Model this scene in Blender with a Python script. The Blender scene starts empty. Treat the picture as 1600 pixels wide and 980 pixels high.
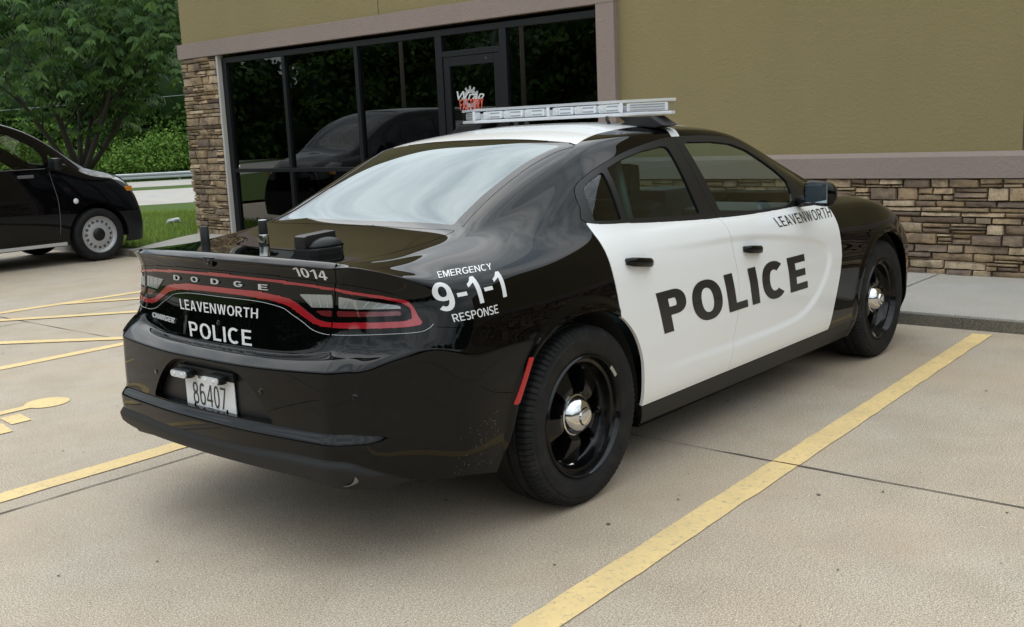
import bpy, bmesh, math, random
import numpy as np
from mathutils import Vector, Matrix
from mathutils.bvhtree import BVHTree

sc = bpy.context.scene
COL = sc.collection

# ================================================================= camera
cd = bpy.data.cameras.new('camera')
cam = bpy.data.objects.new('camera', cd)
COL.objects.link(cam)
CR = np.array([[0.64519, -0.76283, -0.04279], [-0.16114, -0.08111, -0.98359], [0.74684, 0.64150, -0.17525]])
cm = np.eye(4)
cm[:3, 0] = CR[0]; cm[:3, 1] = -CR[1]; cm[:3, 2] = -CR[2]; cm[:3, 3] = (-3.1554, -3.2710, 1.4774)
cam.matrix_world = Matrix(cm.tolist())
cd.sensor_width = 36.0
cd.lens = 36.0 * 1622.95 / 1600.0
cd.clip_start = 0.05
cd.clip_end = 3000
sc.camera = cam

# ================================================================= sky, sun, exposure
world = bpy.data.worlds.new('World')
sc.world = world
world.use_nodes = True
wt = world.node_tree
wt.nodes.clear()
SUN_EL, SUN_AZ = math.radians(56), math.radians(64)      # azimuth measured from +X towards +Y
w_out = wt.nodes.new('ShaderNodeOutputWorld')
w_bg = wt.nodes.new('ShaderNodeBackground')
w_sky = wt.nodes.new('ShaderNodeTexSky')
w_sky.sky_type = 'NISHITA'; w_sky.sun_disc = False
w_sky.sun_elevation = SUN_EL; w_sky.sun_rotation = math.radians(90) - SUN_AZ
w_sky.air_density = 1.4; w_sky.dust_density = 3.0
w_tc = wt.nodes.new('ShaderNodeTexCoord')
w_map = wt.nodes.new('ShaderNodeMapping'); w_map.inputs['Scale'].default_value = (.55, 1.9, 3.2)
w_map.inputs['Rotation'].default_value = (0, 0, math.radians(-25))
w_n = wt.nodes.new('ShaderNodeTexNoise'); w_n.inputs['Scale'].default_value = 3.2; w_n.inputs['Detail'].default_value = 7; w_n.inputs['Roughness'].default_value = .55
w_r = wt.nodes.new('ShaderNodeValToRGB')
w_r.color_ramp.elements[0].position = .38; w_r.color_ramp.elements[0].color = (.44, .53, .59, 1)
w_r.color_ramp.elements[1].position = .62; w_r.color_ramp.elements[1].color = (.97, 1.0, 1.02, 1)
# overcast: the cloud deck is brightest overhead
w_sep = wt.nodes.new('ShaderNodeSeparateXYZ')
w_el = wt.nodes.new('ShaderNodeMapRange'); w_el.inputs['From Min'].default_value = 0.; w_el.inputs['From Max'].default_value = .8; w_el.inputs['To Min'].default_value = 5.5; w_el.inputs['To Max'].default_value = 19.
w_mul = wt.nodes.new('ShaderNodeVectorMath'); w_mul.operation = 'SCALE'
w_mix = wt.nodes.new('ShaderNodeMix'); w_mix.data_type = 'RGBA'; w_mix.inputs[0].default_value = .88
wt.links.new(w_tc.outputs['Generated'], w_map.inputs[0]); wt.links.new(w_tc.outputs['Generated'], w_sep.inputs[0])
wt.links.new(w_sep.outputs[2], w_el.inputs['Value'])
wt.links.new(w_map.outputs[0], w_n.inputs['Vector'])
wt.links.new(w_n.outputs['Fac'], w_r.inputs[0])
wt.links.new(w_r.outputs[0], w_mul.inputs[0]); wt.links.new(w_el.outputs[0], w_mul.inputs['Scale'])
wt.links.new(w_sky.outputs[0], w_mix.inputs['A'])
wt.links.new(w_mul.outputs[0], w_mix.inputs['B'])
wt.links.new(w_mix.outputs['Result'], w_bg.inputs[0])
w_bg.inputs[1].default_value = .10
wt.links.new(w_bg.outputs[0], w_out.inputs[0])

sun_d = bpy.data.lights.new('sun', 'SUN')
sun_d.energy = 0.5; sun_d.angle = math.radians(75); sun_d.color = (1.0, .96, .90)
sun = bpy.data.objects.new('sun', sun_d); COL.objects.link(sun)
sd = Vector((math.cos(SUN_EL) * math.cos(SUN_AZ), math.cos(SUN_EL) * math.sin(SUN_AZ), math.sin(SUN_EL)))
sun.rotation_euler = sd.to_track_quat('Z', 'Y').to_euler()
sc.view_settings.view_transform = 'Standard'
sc.view_settings.look = 'None'
sc.view_settings.exposure = 0.58
sc.view_settings.gamma = 1.0
sc.view_settings.use_curve_mapping = False
sc.cycles.max_bounces = 10
sc.cycles.transparent_max_bounces = 12
sc.cycles.use_denoising = True

rnd = random.Random(7)
nrg = np.random.default_rng(7)

# ================================================================= materials
def mat(name, col=(.5, .5, .5), rough=.5, metal=0., spec=.5, coat=0., coat_rough=.03, ior=None):
    m = bpy.data.materials.new(name); m.use_nodes = True
    b = m.node_tree.nodes['Principled BSDF']
    b.inputs['Base Color'].default_value = (*col, 1)
    b.inputs['Roughness'].default_value = rough
    b.inputs['Metallic'].default_value = metal
    b.inputs['Specular IOR Level'].default_value = spec
    b.inputs['Coat Weight'].default_value = coat
    b.inputs['Coat Roughness'].default_value = coat_rough
    b.inputs['Coat IOR'].default_value = 1.36
    if ior: b.inputs['IOR'].default_value = ior
    return m
def nodes_of(m): return m.node_tree, m.node_tree.nodes['Principled BSDF']
def nn(nt, kind, **kw):
    n = nt.nodes.new('ShaderNode' + kind)
    for k, v in kw.items():
        if k in n.inputs: n.inputs[k].default_value = v
        else: setattr(n, k, v)
    return n
def coords(nt, scale=(1, 1, 1), kind='Object', rot=(0, 0, 0)):
    tc = nn(nt, 'TexCoord'); mp = nn(nt, 'Mapping')
    mp.inputs['Scale'].default_value = scale; mp.inputs['Rotation'].default_value = rot
    nt.links.new(tc.outputs[kind], mp.inputs[0])
    return mp.outputs[0]
def noise(nt, vec, scale, detail=4, rough=.55):
    n = nn(nt, 'TexNoise', Scale=scale, Detail=detail, Roughness=rough)
    nt.links.new(vec, n.inputs['Vector'])
    return n.outputs['Fac']
def ramp(nt, fac, stops):
    r = nn(nt, 'ValToRGB'); e = r.color_ramp.elements
    while len(e) < len(stops): e.new(.5)
    for i, (p, c) in enumerate(stops):
        e[i].position = p
        e[i].color = (*c, 1) if isinstance(c, tuple) else (c, c, c, 1)
    nt.links.new(fac, r.inputs[0])
    return r.outputs[0]
def mixc(nt, fac, a, b, mode='MIX'):
    m = nn(nt, 'Mix', data_type='RGBA', blend_type=mode)
    for sock, v in ((m.inputs[0], fac), (m.inputs['A'], a), (m.inputs['B'], b)):
        if hasattr(v, 'is_linked'): nt.links.new(v, sock)
        elif isinstance(v, tuple): sock.default_value = (*v, 1)
        else: sock.default_value = v
    return m.outputs['Result']
def mathn(nt, op, a, b=0., clamp=False):
    m = nn(nt, 'Math', operation=op, use_clamp=clamp)
    for sock, v in ((m.inputs[0], a), (m.inputs[1], b)):
        if hasattr(v, 'is_linked'): nt.links.new(v, sock)
        else: sock.default_value = v
    return m.outputs[0]
def bump(nt, bsdf, h, strength=.3, dist=.01):
    b = nn(nt, 'Bump', Strength=strength, Distance=dist)
    nt.links.new(h, b.inputs['Height']); nt.links.new(b.outputs[0], bsdf.inputs['Normal'])

M = {}
# --- paint
def paint(name, col, dust, dustcol=(.30, .27, .22), coat=1.0, spec=.5):
    m = mat(name, col, .35, 0, spec, coat, .012)
    nt, b = nodes_of(m)
    v = coords(nt)
    fine = noise(nt, v, 90, 3); big = noise(nt, v, 3.5, 5)
    sep = nn(nt, 'SeparateXYZ'); nt.links.new(v, sep.inputs[0])
    low = ramp(nt, sep.outputs[2], [(.18, 1.), (.75, .18)])          # road film thins out upwards
    d = mathn(nt, 'MULTIPLY', mathn(nt, 'MULTIPLY', ramp(nt, fine, [(.35, .3), (.75, 1.)]), ramp(nt, big, [(.3, .25), (.75, 1.)])), low)
    d = mathn(nt, 'MULTIPLY', d, dust, True)
    nt.links.new(mixc(nt, d, col, dustcol), b.inputs['Base Color'])
    nt.links.new(mathn(nt, 'ADD', mathn(nt, 'MULTIPLY', d, .8), .012), b.inputs['Coat Roughness'])
    return m
M['black'] = paint('black_gloss_paint', (.0012, .0012, .0016), .009, coat=.95, spec=.0)
M['white'] = paint('white_paint', (.80, .80, .79), .10)
M['satin'] = mat('satin_black_trim', (.007, .007, .0075), .42, spec=.35)
M['matte'] = mat('matte_black_plastic', (.011, .011, .0115), .55, spec=.35)
M['vblack'] = mat('void_black', (.003, .003, .003), .9, spec=.1)
M['gloss'] = mat('gloss_black_plastic', (.002, .002, .002), .3, spec=0., coat=1.0)
M['chrome'] = mat('chrome', (.66, .66, .67), .13, 1.0)
M['steel'] = mat('brushed_steel', (.45, .46, .47), .35, 1.0)
M['letter_white'] = mat('reflective_white_vinyl', (.62, .62, .61), .45)
M['letter_black'] = mat('black_vinyl', (.010, .010, .011), .35)
M['red_lens'] = mat('red_lens', (.27, .010, .016), .12, coat=1.0)
M['red_dark'] = mat('dark_red_lens', (.10, .012, .014), .12, coat=1.0)
M['clear_lens'] = mat('clear_lens', (.24, .25, .24), .12, .3, coat=1.0)
M['reflector'] = mat('red_reflector', (.36, .012, .012), .35, coat=.5)
M['amber'] = mat('amber_lens', (.55, .20, .02), .15, coat=1.0)
M['plate'] = mat('plate_white', (.66, .67, .68), .4)
M['seat'] = mat('seat_cloth', (.05, .055, .06), .85)
M['cabin'] = mat('cabin_plastic', (.035, .04, .042), .7)
M['cage'] = mat('cage_steel', (.22, .24, .235), .4, .3)

def glass(name, tint, refl=1.0, ior=1.5, rough=0.0):
    m = bpy.data.materials.new(name); m.use_nodes = True
    nt = m.node_tree; nt.nodes.clear()
    out = nn(nt, 'OutputMaterial'); tr = nn(nt, 'BsdfTransparent'); gl = nn(nt, 'BsdfGlossy'); mx = nn(nt, 'MixShader'); fr = nn(nt, 'Fresnel')
    tr.inputs[0].default_value = (*tint, 1); gl.inputs['Color'].default_value = (*refl, 1) if isinstance(refl, tuple) else (refl, refl, refl, 1); gl.inputs['Roughness'].default_value = rough
    ge = nn(nt, 'NewGeometry'); mr = nn(nt, 'MapRange'); mr.inputs['To Min'].default_value = ior; mr.inputs['To Max'].default_value = 1 / ior    # thin sheet: same reflectance from both sides
    nt.links.new(ge.outputs['Backfacing'], mr.inputs['Value']); nt.links.new(mr.outputs[0], fr.inputs['IOR'])
    nt.links.new(fr.outputs[0], mx.inputs[0]); nt.links.new(tr.outputs[0], mx.inputs[1]); nt.links.new(gl.outputs[0], mx.inputs[2])
    nt.links.new(mx.outputs[0], out.inputs[0])
    return m
M['side_glass'] = glass('tinted_side_glass', (.33, .46, .44), .95, 1.5)
M['clear_glass'] = glass('clear_windshield_glass', (.80, .86, .83), .95, 1.45)
M['front_glass'] = glass('front_side_glass', (.62, .74, .69), .95, 1.45)
M['rear_glass'] = glass('dark_rear_glass', (.10, .12, .12), (.84, .95, .99), 2.15)
M['shop_glass'] = glass('shop_window_glass', (.08, .09, .08), .95, 2.05)
M['van_glass'] = glass('van_side_glass', (.74, .80, .76), .9, 1.45)
M['clear_plastic'] = glass('clear_polycarbonate', (.96, .97, .98), .9, 1.35, .05)

# ================================================================= object helpers
def tag(o, label=None, cat=None, group=None, kind=None):
    if label: o['label'] = label
    if cat: o['category'] = cat
    if group: o['group'] = group
    if kind: o['kind'] = kind
    return o
def empty(name, loc=(0, 0, 0), label=None, cat=None, group=None):
    o = bpy.data.objects.new(name, None); COL.objects.link(o); o.location = loc
    return tag(o, label, cat, group)
def link(name, me, material=None, parent=None):
    o = bpy.data.objects.new(name, me); COL.objects.link(o)
    if material is not None: me.materials.append(material)
    if parent is not None: o.parent = parent
    return o
def from_arrays(name, V, F, smooth=False):
    me = bpy.data.meshes.new(name)
    me.from_pydata([tuple(map(float, v)) for v in V], [], [list(map(int, f)) for f in F])
    if smooth: me.shade_smooth()
    return me
def quads_mesh(name, V):
    """V: (n,4,3) array of loose quads"""
    n = len(V); me = bpy.data.meshes.new(name)
    me.vertices.add(n * 4); me.vertices.foreach_set('co', np.ascontiguousarray(V, dtype=np.float32).ravel())
    me.loops.add(n * 4); me.loops.foreach_set('vertex_index', np.arange(n * 4, dtype=np.int32))
    me.polygons.add(n); me.polygons.foreach_set('loop_start', np.arange(0, n * 4, 4, dtype=np.int32))
    try: me.polygons.foreach_set('loop_total', np.full(n, 4, dtype=np.int32))
    except Exception: pass
    me.update(calc_edges=True); me.validate()
    return me
class MB:
    """collects boxes, tubes and prisms into one mesh"""
    def __init__(s): s.bm = bmesh.new()
    def box(s, lo, hi, bevel=0., rot=None, piv=None):
        r = bmesh.ops.create_cube(s.bm, size=1.0); vs = r['verts']
        c = [(a + b) / 2 for a, b in zip(lo, hi)]; d = [abs(b - a) for a, b in zip(lo, hi)]
        for v in vs: v.co = Vector((c[0] + v.co.x * d[0], c[1] + v.co.y * d[1], c[2] + v.co.z * d[2]))
        if bevel > 0:
            es = list({e for v in vs for e in v.link_edges})
            b = bmesh.ops.bevel(s.bm, geom=es, offset=bevel, segments=2, profile=.7, affect='EDGES', clamp_overlap=True)
            vs = list({v for f in b['faces'] for v in f.verts} | {v for v in vs if v.is_valid})
        if rot is not None:
            bmesh.ops.rotate(s.bm, verts=[v for v in vs if v.is_valid], cent=Vector(piv or c), matrix=rot)
        return s
    def prism(s, pts, a, b, axis='y', bevel=0.):
        """extrude a 2-D outline along an axis"""
        def P(u, v, t): return {'x': (t, u, v), 'y': (u, t, v), 'z': (u, v, t)}[axis]
        lo = [s.bm.verts.new(P(u, v, a)) for u, v in pts]; hi = [s.bm.verts.new(P(u, v, b)) for u, v in pts]
        n = len(pts); fs = [s.bm.faces.new(lo[::-1]), s.bm.faces.new(hi)]
        for i in range(n): fs.append(s.bm.faces.new((lo[i], lo[(i + 1) % n], hi[(i + 1) % n], hi[i])))
        bmesh.ops.recalc_face_normals(s.bm, faces=fs)
        if bevel > 0:
            es = list({e for f in fs[:2] for e in f.edges})
            bmesh.ops.bevel(s.bm, geom=es, offset=bevel, segments=2, profile=.7, affect='EDGES', clamp_overlap=True)
        return s
    def tube(s, pts, r, seg=10, caps=True):
        pts = [Vector(p) for p in pts]; rs = r if isinstance(r, (list, tuple)) else [r] * len(pts)
        rings = []; up = Vector((0, 0, 1))
        for i, p in enumerate(pts):
            t = (pts[min(i + 1, len(pts) - 1)] - pts[max(i - 1, 0)]).normalized()
            a = t.cross(up if abs(t.z) < .95 else Vector((1, 0, 0))).normalized(); b = t.cross(a).normalized()
            rings.append([s.bm.verts.new(p + (a * math.cos(2 * math.pi * k / seg) + b * math.sin(2 * math.pi * k / seg)) * rs[i]) for k in range(seg)])
        fs = []
        for i in range(len(rings) - 1):
            for k in range(seg):
                fs.append(s.bm.faces.new((rings[i][k], rings[i][(k + 1) % seg], rings[i + 1][(k + 1) % seg], rings[i + 1][k])))
        if caps: fs += [s.bm.faces.new(rings[0][::-1]), s.bm.faces.new(rings[-1])]
        bmesh.ops.recalc_face_normals(s.bm, faces=fs)
        for f in fs: f.smooth = True
        return s
    def lathe(s, prof, c, axis='y', seg=48, sign=1, fn=None):
        """prof: (radius, offset along axis)"""
        rings = []
        for r, w in prof:
            ring = []
            for k in range(seg):
                a = 2 * math.pi * k / seg
                ww = w if fn is None else fn(r, a, w)
                u, v = r * math.cos(a), r * math.sin(a)
                co = {'y': (c[0] + u, c[1] + sign * ww, c[2] + v), 'z': (c[0] + u, c[1] + v, c[2] + sign * ww), 'x': (c[0] + sign * ww, c[1] + u, c[2] + v)}[axis]
                ring.append(s.bm.verts.new(co))
            rings.append(ring)
        fs = []
        for i in range(len(rings) - 1):
            for k in range(seg):
                fs.append(s.bm.faces.new((rings[i][k], rings[i][(k + 1) % seg], rings[i + 1][(k + 1) % seg], rings[i + 1][k])))
        if prof[0][0] > 1e-4: pass
        bmesh.ops.recalc_face_normals(s.bm, faces=fs)
        for f in fs: f.smooth = True
        return s
    def cap(s):
        bmesh.ops.holes_fill(s.bm, edges=[e for e in s.bm.edges if e.is_boundary], sides=0)
        return s
    def build(s, name, material=None, parent=None, smooth=None):
        me = bpy.data.meshes.new(name)
        if smooth is not None:
            for f in s.bm.faces: f.smooth = smooth
        s.bm.to_mesh(me); s.bm.free()
        return link(name, me, material, parent)
def sharp(o, deg=35):
    o.data.shade_smooth()
    try: o.data.set_sharp_from_angle(angle=math.radians(deg))
    except Exception: pass
    return o

# ================================================================= curved-panel engine
def pchip(xk, yk, x):
    xk = np.asarray(xk, float); yk = np.asarray(yk, float); x = np.asarray(x, float)
    h = np.diff(xk); d = np.diff(yk) / h; m = np.zeros_like(yk)
    for i in range(1, len(xk) - 1):
        if d[i - 1] * d[i] > 0:
            w1 = 2 * h[i] + h[i - 1]; w2 = h[i] + 2 * h[i - 1]; m[i] = (w1 + w2) / (w1 / d[i - 1] + w2 / d[i])
    m[0] = d[0]; m[-1] = d[-1]
    i = np.clip(np.searchsorted(xk, x) - 1, 0, len(h) - 1); t = (x - xk[i]) / h[i]
    return ((2 * t**3 - 3 * t**2 + 1) * yk[i] + (t**3 - 2 * t**2 + t) * h[i] * m[i] + (-2 * t**3 + 3 * t**2) * yk[i + 1] + (t**3 - t**2) * h[i] * m[i + 1])
def interp(pts, x):
    p = np.array(pts); x = np.clip(x, p[0, 0], p[-1, 0])
    return pchip(p[:, 0], p[:, 1], x)
def sdf(poly, P):
    """signed distance to a closed polygon, negative inside"""
    poly = np.asarray(poly, float); A = poly; B = np.roll(poly, -1, 0)
    best = np.full(len(P), 1e9); inside = np.zeros(len(P), bool)
    for a, b in zip(A, B):
        ab = b - a; t = np.clip(((P - a) @ ab) / (ab @ ab + 1e-12), 0, 1)
        best = np.minimum(best, np.hypot(*(P - a - t[:, None] * ab).T))
        c = (a[1] > P[:, 1]) != (b[1] > P[:, 1])
        with np.errstate(divide='ignore', invalid='ignore'):
            xi = (b[0] - a[0]) * (P[:, 1] - a[1]) / (b[1] - a[1] + 1e-15) + a[0]
        inside ^= c & (P[:, 0] < xi)
    return np.where(inside, -best, best)
def smooth_poly(pts, n=4, closed=True):
    """corner-rounding by Catmull-Rom resampling"""
    p = np.array(pts, float); m = len(p); out = []
    for i in range(m if closed else m - 1):
        g = lambda k: p[k % m] if closed else p[min(max(k, 0), m - 1)]
        p0, p1, p2, p3 = g(i - 1), g(i), g(i + 1), g(i + 2)
        for t in np.arange(n) / n:
            out.append(.5 * (2 * p1 + (p2 - p0) * t + (2 * p0 - 5 * p1 + 4 * p2 - p3) * t * t + (3 * p1 - p0 - 3 * p2 + p3) * t**3))
    if not closed: out.append(p[-1])
    return np.array(out)
class PM:
    """polygon soup with smooth normals that can be cut along zero lines of a field"""
    def __init__(s, V, N, F): s.V = V; s.N = N; s.F = F
    def cut(s, f):
        """-> (part where f<0, part where f>0)"""
        f = np.where(np.abs(f) < 1e-7, 1e-7, f)
        V, N = s.V, s.N; nv = [V]; nN = [N]; base = len(V); addV = []; addN = []; em = {}
        neg = []; pos = []; sg = f < 0
        if not len(s.F): return PM(V, N, []), PM(V, N, [])
        ln = np.fromiter((len(q) for q in s.F), int, len(s.F)); fl = np.fromiter((i for q in s.F for i in q), int, ln.sum())
        st = np.concatenate([[0], np.cumsum(ln)[:-1]]); cnt = np.add.reduceat(sg[fl].astype(int), st)
        def cross(a, b):
            k = (a, b) if a < b else (b, a)
            if k not in em:
                t = f[a] / (f[a] - f[b]); p = V[a] + t * (V[b] - V[a]); q = N[a] + t * (N[b] - N[a])
                em[k] = base + len(addV); addV.append(p); addN.append(q / (np.linalg.norm(q) + 1e-12))
            return em[k]
        for q, c, l in zip(s.F, cnt, ln):
            if c == l: neg.append(q)
            elif c == 0: pos.append(q)
            else:
                a = []; b = []
                for i in range(l):
                    u, v = q[i], q[(i + 1) % l]
                    (a if sg[u] else b).append(u)
                    if sg[u] != sg[v]:
                        w = cross(u, v); a.append(w); b.append(w)
                if len(a) > 2: neg.append(tuple(a))
                if len(b) > 2: pos.append(tuple(b))
        if addV: V = np.vstack([V, addV]); N = np.vstack([N, addN])
        return PM(V, N, neg), PM(V, N, pos)
    def compact(s):
        used = sorted({i for q in s.F for i in q}); mp = {o: n for n, o in enumerate(used)}
        u = np.array(used, int) if used else np.zeros(0, int)
        return PM(s.V[u], s.N[u], [tuple(mp[i] for i in q) for q in s.F])
    def offset(s, d):
        return PM(s.V + s.N * (d[:, None] if hasattr(d, '__len__') else d), s.N, s.F)
    def __add__(s, o):
        n = len(s.V); return PM(np.vstack([s.V, o.V]), np.vstack([s.N, o.N]), s.F + [tuple(i + n for i in q) for q in o.F])
    def mirror(s):
        m = np.array([1, -1, 1.]); return PM(s.V * m, s.N * m, [q[::-1] for q in s.F])
    def x(s): return s.V[:, 0]
    def y(s): return np.abs(s.V[:, 1])
    def z(s): return s.V[:, 2]
    def xz(s): return s.V[:, [0, 2]]
    def yz(s): return np.stack([np.abs(s.V[:, 1]), s.V[:, 2]], 1)
    def xy(s): return np.stack([s.V[:, 0], np.abs(s.V[:, 1])], 1)
def emit(name, pm, material, parent, flange=.012, gap=.0, weld=True):
    """panel -> mesh object with its own smooth normals and turned-in edges"""
    pm = pm.compact()
    V = pm.V.copy(); N = pm.N; F = list(pm.F)
    ec = {}
    for q in F:
        for i in range(len(q)):
            a, b = q[i], q[(i + 1) % len(q)]
            k = (a, b) if a < b else (b, a); ec.setdefault(k, []).append((a, b))
    bd = [v[0] for k, v in ec.items() if len(v) == 1 and not (abs(V[k[0], 1]) < 1e-5 and abs(V[k[1], 1]) < 1e-5)]
    ln = [N[i] for q in F for i in q]
    if gap > 0:
        # pull the border back by half a gap
        acc = {}
        for a, b in bd:
            t = V[b] - V[a]; t /= np.linalg.norm(t) + 1e-12
            for i in (a, b):
                d = np.cross(N[i], t); acc.setdefault(i, []).append(d)
        for i, ds in acc.items():
            d = np.mean(ds, 0); l = np.linalg.norm(d)
            if l > .3: V[i] = V[i] + d / l * gap
    if flange > 0 and bd:
        mp = {}
        base = len(V); add = []
        for a, b in bd:
            for i in (a, b):
                if i not in mp: mp[i] = base + len(add); add.append(V[i] - N[i] * flange)
        V = np.vstack([V, add])
        for a, b in bd:
            q = (b, a, mp[a], mp[b]); n = np.cross(V[a] - V[b], V[mp[a]] - V[a]); n /= np.linalg.norm(n) + 1e-12
            F.append(q); ln += [n] * 4
    me = bpy.data.meshes.new(name)
    me.from_pydata(V.tolist(), [], F); me.shade_smooth()
    try: me.normals_split_custom_set([tuple(n) for n in ln])
    except Exception as e: print('normals', name, e)
    return link(name, me, material, parent)

def vert_normals(V, F):
    F = np.asarray(F); d1 = V[F[:, 2]] - V[F[:, 0]]; d2 = V[F[:, 3]] - V[F[:, 1]]; n = np.cross(d1, d2)
    N = np.zeros_like(V)
    for k in range(4): np.add.at(N, F[:, k], n)
    return N / (np.linalg.norm(N, axis=1)[:, None] + 1e-12)
def subdivide(verts, faces, creases, level, fit=6):
    me = bpy.data.meshes.new('cage'); me.from_pydata([tuple(v) for v in verts], [], faces)
    at = me.attributes.new('crease_edge', 'FLOAT', 'EDGE')
    em = {tuple(sorted(e.vertices)): e.index for e in me.edges}
    for a, b, w in creases: at.data[em[tuple(sorted((a, b)))]].value = w
    ob = bpy.data.objects.new('cage', me); COL.objects.link(ob)
    md = ob.modifiers.new('s', 'SUBSURF'); md.levels = 1; md.use_limit_surface = True; md.quality = 6
    tgt = verts.copy(); cur = verts.copy(); n = len(verts)
    def ev():
        dg = bpy.context.evaluated_depsgraph_get(); dg.update()
        e = ob.evaluated_get(dg); m = e.to_mesh()
        V = np.empty(len(m.vertices) * 3); m.vertices.foreach_get('co', V)
        L = np.empty(len(m.loops), int); m.loops.foreach_get('vertex_index', L)
        e.to_mesh_clear()
        return V.reshape(-1, 3), L.reshape(-1, 4)
    for _ in range(fit):
        V, _f = ev(); cur = cur + .85 * (tgt - V[:n])
        me.vertices.foreach_set('co', cur.ravel()); me.update(); ob.update_tag()
    md.levels = level; ob.update_tag()
    V, F = ev()
    bpy.data.objects.remove(ob); bpy.data.meshes.remove(me)
    return V, F

# ================================================================= lettering
from mathutils.geometry import tessellate_polygon
def arc(cx, cy, rx, ry, a0, a1, n=18, e=2.25):
    out = []
    for k in range(n + 1):
        t = math.radians(a0 + (a1 - a0) * k / n); c, s_ = math.cos(t), math.sin(t)
        out.append((cx + rx * math.copysign(abs(c) ** (2 / e), c), cy + ry * math.copysign(abs(s_) ** (2 / e), s_)))
    return out
def stroke(pts, w):
    p = [np.array(q, float) for q in pts]; L = []; R = []
    for i, q in enumerate(p):
        d0 = q - p[i - 1] if i else p[1] - q; d1 = p[i + 1] - q if i < len(p) - 1 else q - p[i - 1]
        d0 = d0 / (np.linalg.norm(d0) + 1e-9); d1 = d1 / (np.linalg.norm(d1) + 1e-9); m = d0 + d1; m = m / (np.linalg.norm(m) + 1e-9)
        n = np.array([-m[1], m[0]]); k = w / 2 / max(.5, float(np.dot(n, [-d0[1], d0[0]])))
        L.append(tuple(q + n * k)); R.append(tuple(q - n * k))
    return L + R[::-1]
def glyph(ch, w):
    """-> (advance width, layers); a layer is a list of loops, holes included"""
    h = w / 2; q = w * .86
    if ch == 'E': W = .60; return W, [[[(0, 0), (W, 0), (W, q), (w, q), (w, .5 - q / 2), (W * .92, .5 - q / 2), (W * .92, .5 + q / 2), (w, .5 + q / 2), (w, 1 - q), (W * .98, 1 - q), (W * .98, 1), (0, 1)]]]
    if ch == 'F': W = .57; return W, [[[(0, 0), (w, 0), (w, .48 - q / 2), (W * .9, .48 - q / 2), (W * .9, .48 + q / 2), (w, .48 + q / 2), (w, 1 - q), (W, 1 - q), (W, 1), (0, 1)]]]
    if ch == 'L': W = .55; return W, [[[(0, 0), (W, 0), (W, q), (w, q), (w, 1), (0, 1)]]]
    if ch == 'I': return w, [[[(0, 0), (w, 0), (w, 1), (0, 1)]]]
    if ch == 'T': W = .62; return W, [[[(W / 2 - h, 0), (W / 2 + h, 0), (W / 2 + h, 1 - q), (W, 1 - q), (W, 1), (0, 1), (0, 1 - q), (W / 2 - h, 1 - q)]]]
    if ch == 'H': W = .70; return W, [[[(0, 0), (w, 0), (w, .5 - q / 2), (W - w, .5 - q / 2), (W - w, 0), (W, 0), (W, 1), (W - w, 1), (W - w, .5 + q / 2), (w, .5 + q / 2), (w, 1), (0, 1)]]]
    if ch == 'K': W = .70; return W, [[[(0, 0), (w, 0), (w, .30), (w + .09, .42), (W - w * 1.25, 0), (W, 0), (w + .22, .56), (W - .02, 1), (W - w * 1.25, 1), (w, .52), (w, 1), (0, 1)]]]
    if ch == 'N': W = .72; d = w * 1.12; return W, [[[(0, 0), (w, 0), (w, 1 - d * 1.55), (W - d, 0), (W, 0), (W, 1), (W - w, 1), (W - w, d * 1.55), (d, 1), (0, 1)]]]
    if ch == 'M': W = .84; d = w * 1.3; return W, [[[(0, 0), (w, 0), (w, .72), (W / 2 - w * .45, 0), (W / 2 + w * .45, 0), (W - w, .72), (W - w, 0), (W, 0), (W, 1), (W - d, 1), (W / 2, .36), (d, 1), (0, 1)]]]
    if ch == 'V': W = .70; d = w * 1.08; return W, [[[(W / 2 - d * .55, 0), (W / 2 + d * .55, 0), (W, 1), (W - d, 1), (W / 2, d * 1.5), (d, 1), (0, 1)]]]
    if ch == 'A': W = .72; d = w * 1.08; y0, y1 = .20, .20 + q; k = lambda y: (W / 2 - d * .55) * y; g = lambda y: d + (W / 2 - d) * y / (1 - d * 1.1); return W, [[[(0, 0), (d, 0), (g(y0) - 0, y0), (W - g(y0), y0), (W - d, 0), (W, 0), (W / 2 + d * .55, 1), (W / 2 - d * .55, 1)], [(g(y1), y1), (W - g(y1), y1), (W / 2, 1 - d * 1.1)]]]
    if ch == 'W': W = .98; d = w * 1.02; a = W * .27; b = W * .73; return W, [[[(a - d * .5, 0), (a + d * .5, 0), (W / 2, .70), (b - d * .5, 0), (b + d * .5, 0), (W, 1), (W - d, 1), (b, d * 1.75), (W / 2 + d * .5, 1), (W / 2 - d * .5, 1), (a, d * 1.75), (d, 1), (0, 1)]]]
    if ch == 'Y': W = .68; d = w * 1.08; return W, [[[(W / 2 - h, 0), (W / 2 + h, 0), (W / 2 + h, .42), (W, 1), (W - d * 1.1, 1), (W / 2, .42 + d * 1.05), (d * 1.1, 1), (0, 1), (W / 2 - h, .42)]]]
    if ch in 'O0Q': W = .78 if ch == 'O' else .56; return W, [[arc(W / 2, .5, W / 2, .515, 0, 350, 35), arc(W / 2, .5, W / 2 - w, .515 - q, 0, 350, 35)]]
    if ch == 'C': W = .72; return W, [[stroke(arc(W * .53, .5, W * .53 - h, .515 - h * .9, 48, 312, 36), w)]]
    if ch == 'G': W = .76; c = arc(W * .52, .5, W * .52 - h, .515 - h * .9, 46, 338, 36); return W, [[stroke(c + [(W - h, .44), (W * .56, .44)], w)]]
    if ch == 'S': W = .64; c = arc(W / 2, .735, W / 2 - h, .275 - h * .9, 30, 250, 22) + arc(W / 2, .245, W / 2 - h, .275 - h * .9, 70, -150, 22); return W, [[stroke(c, w)]]
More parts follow.
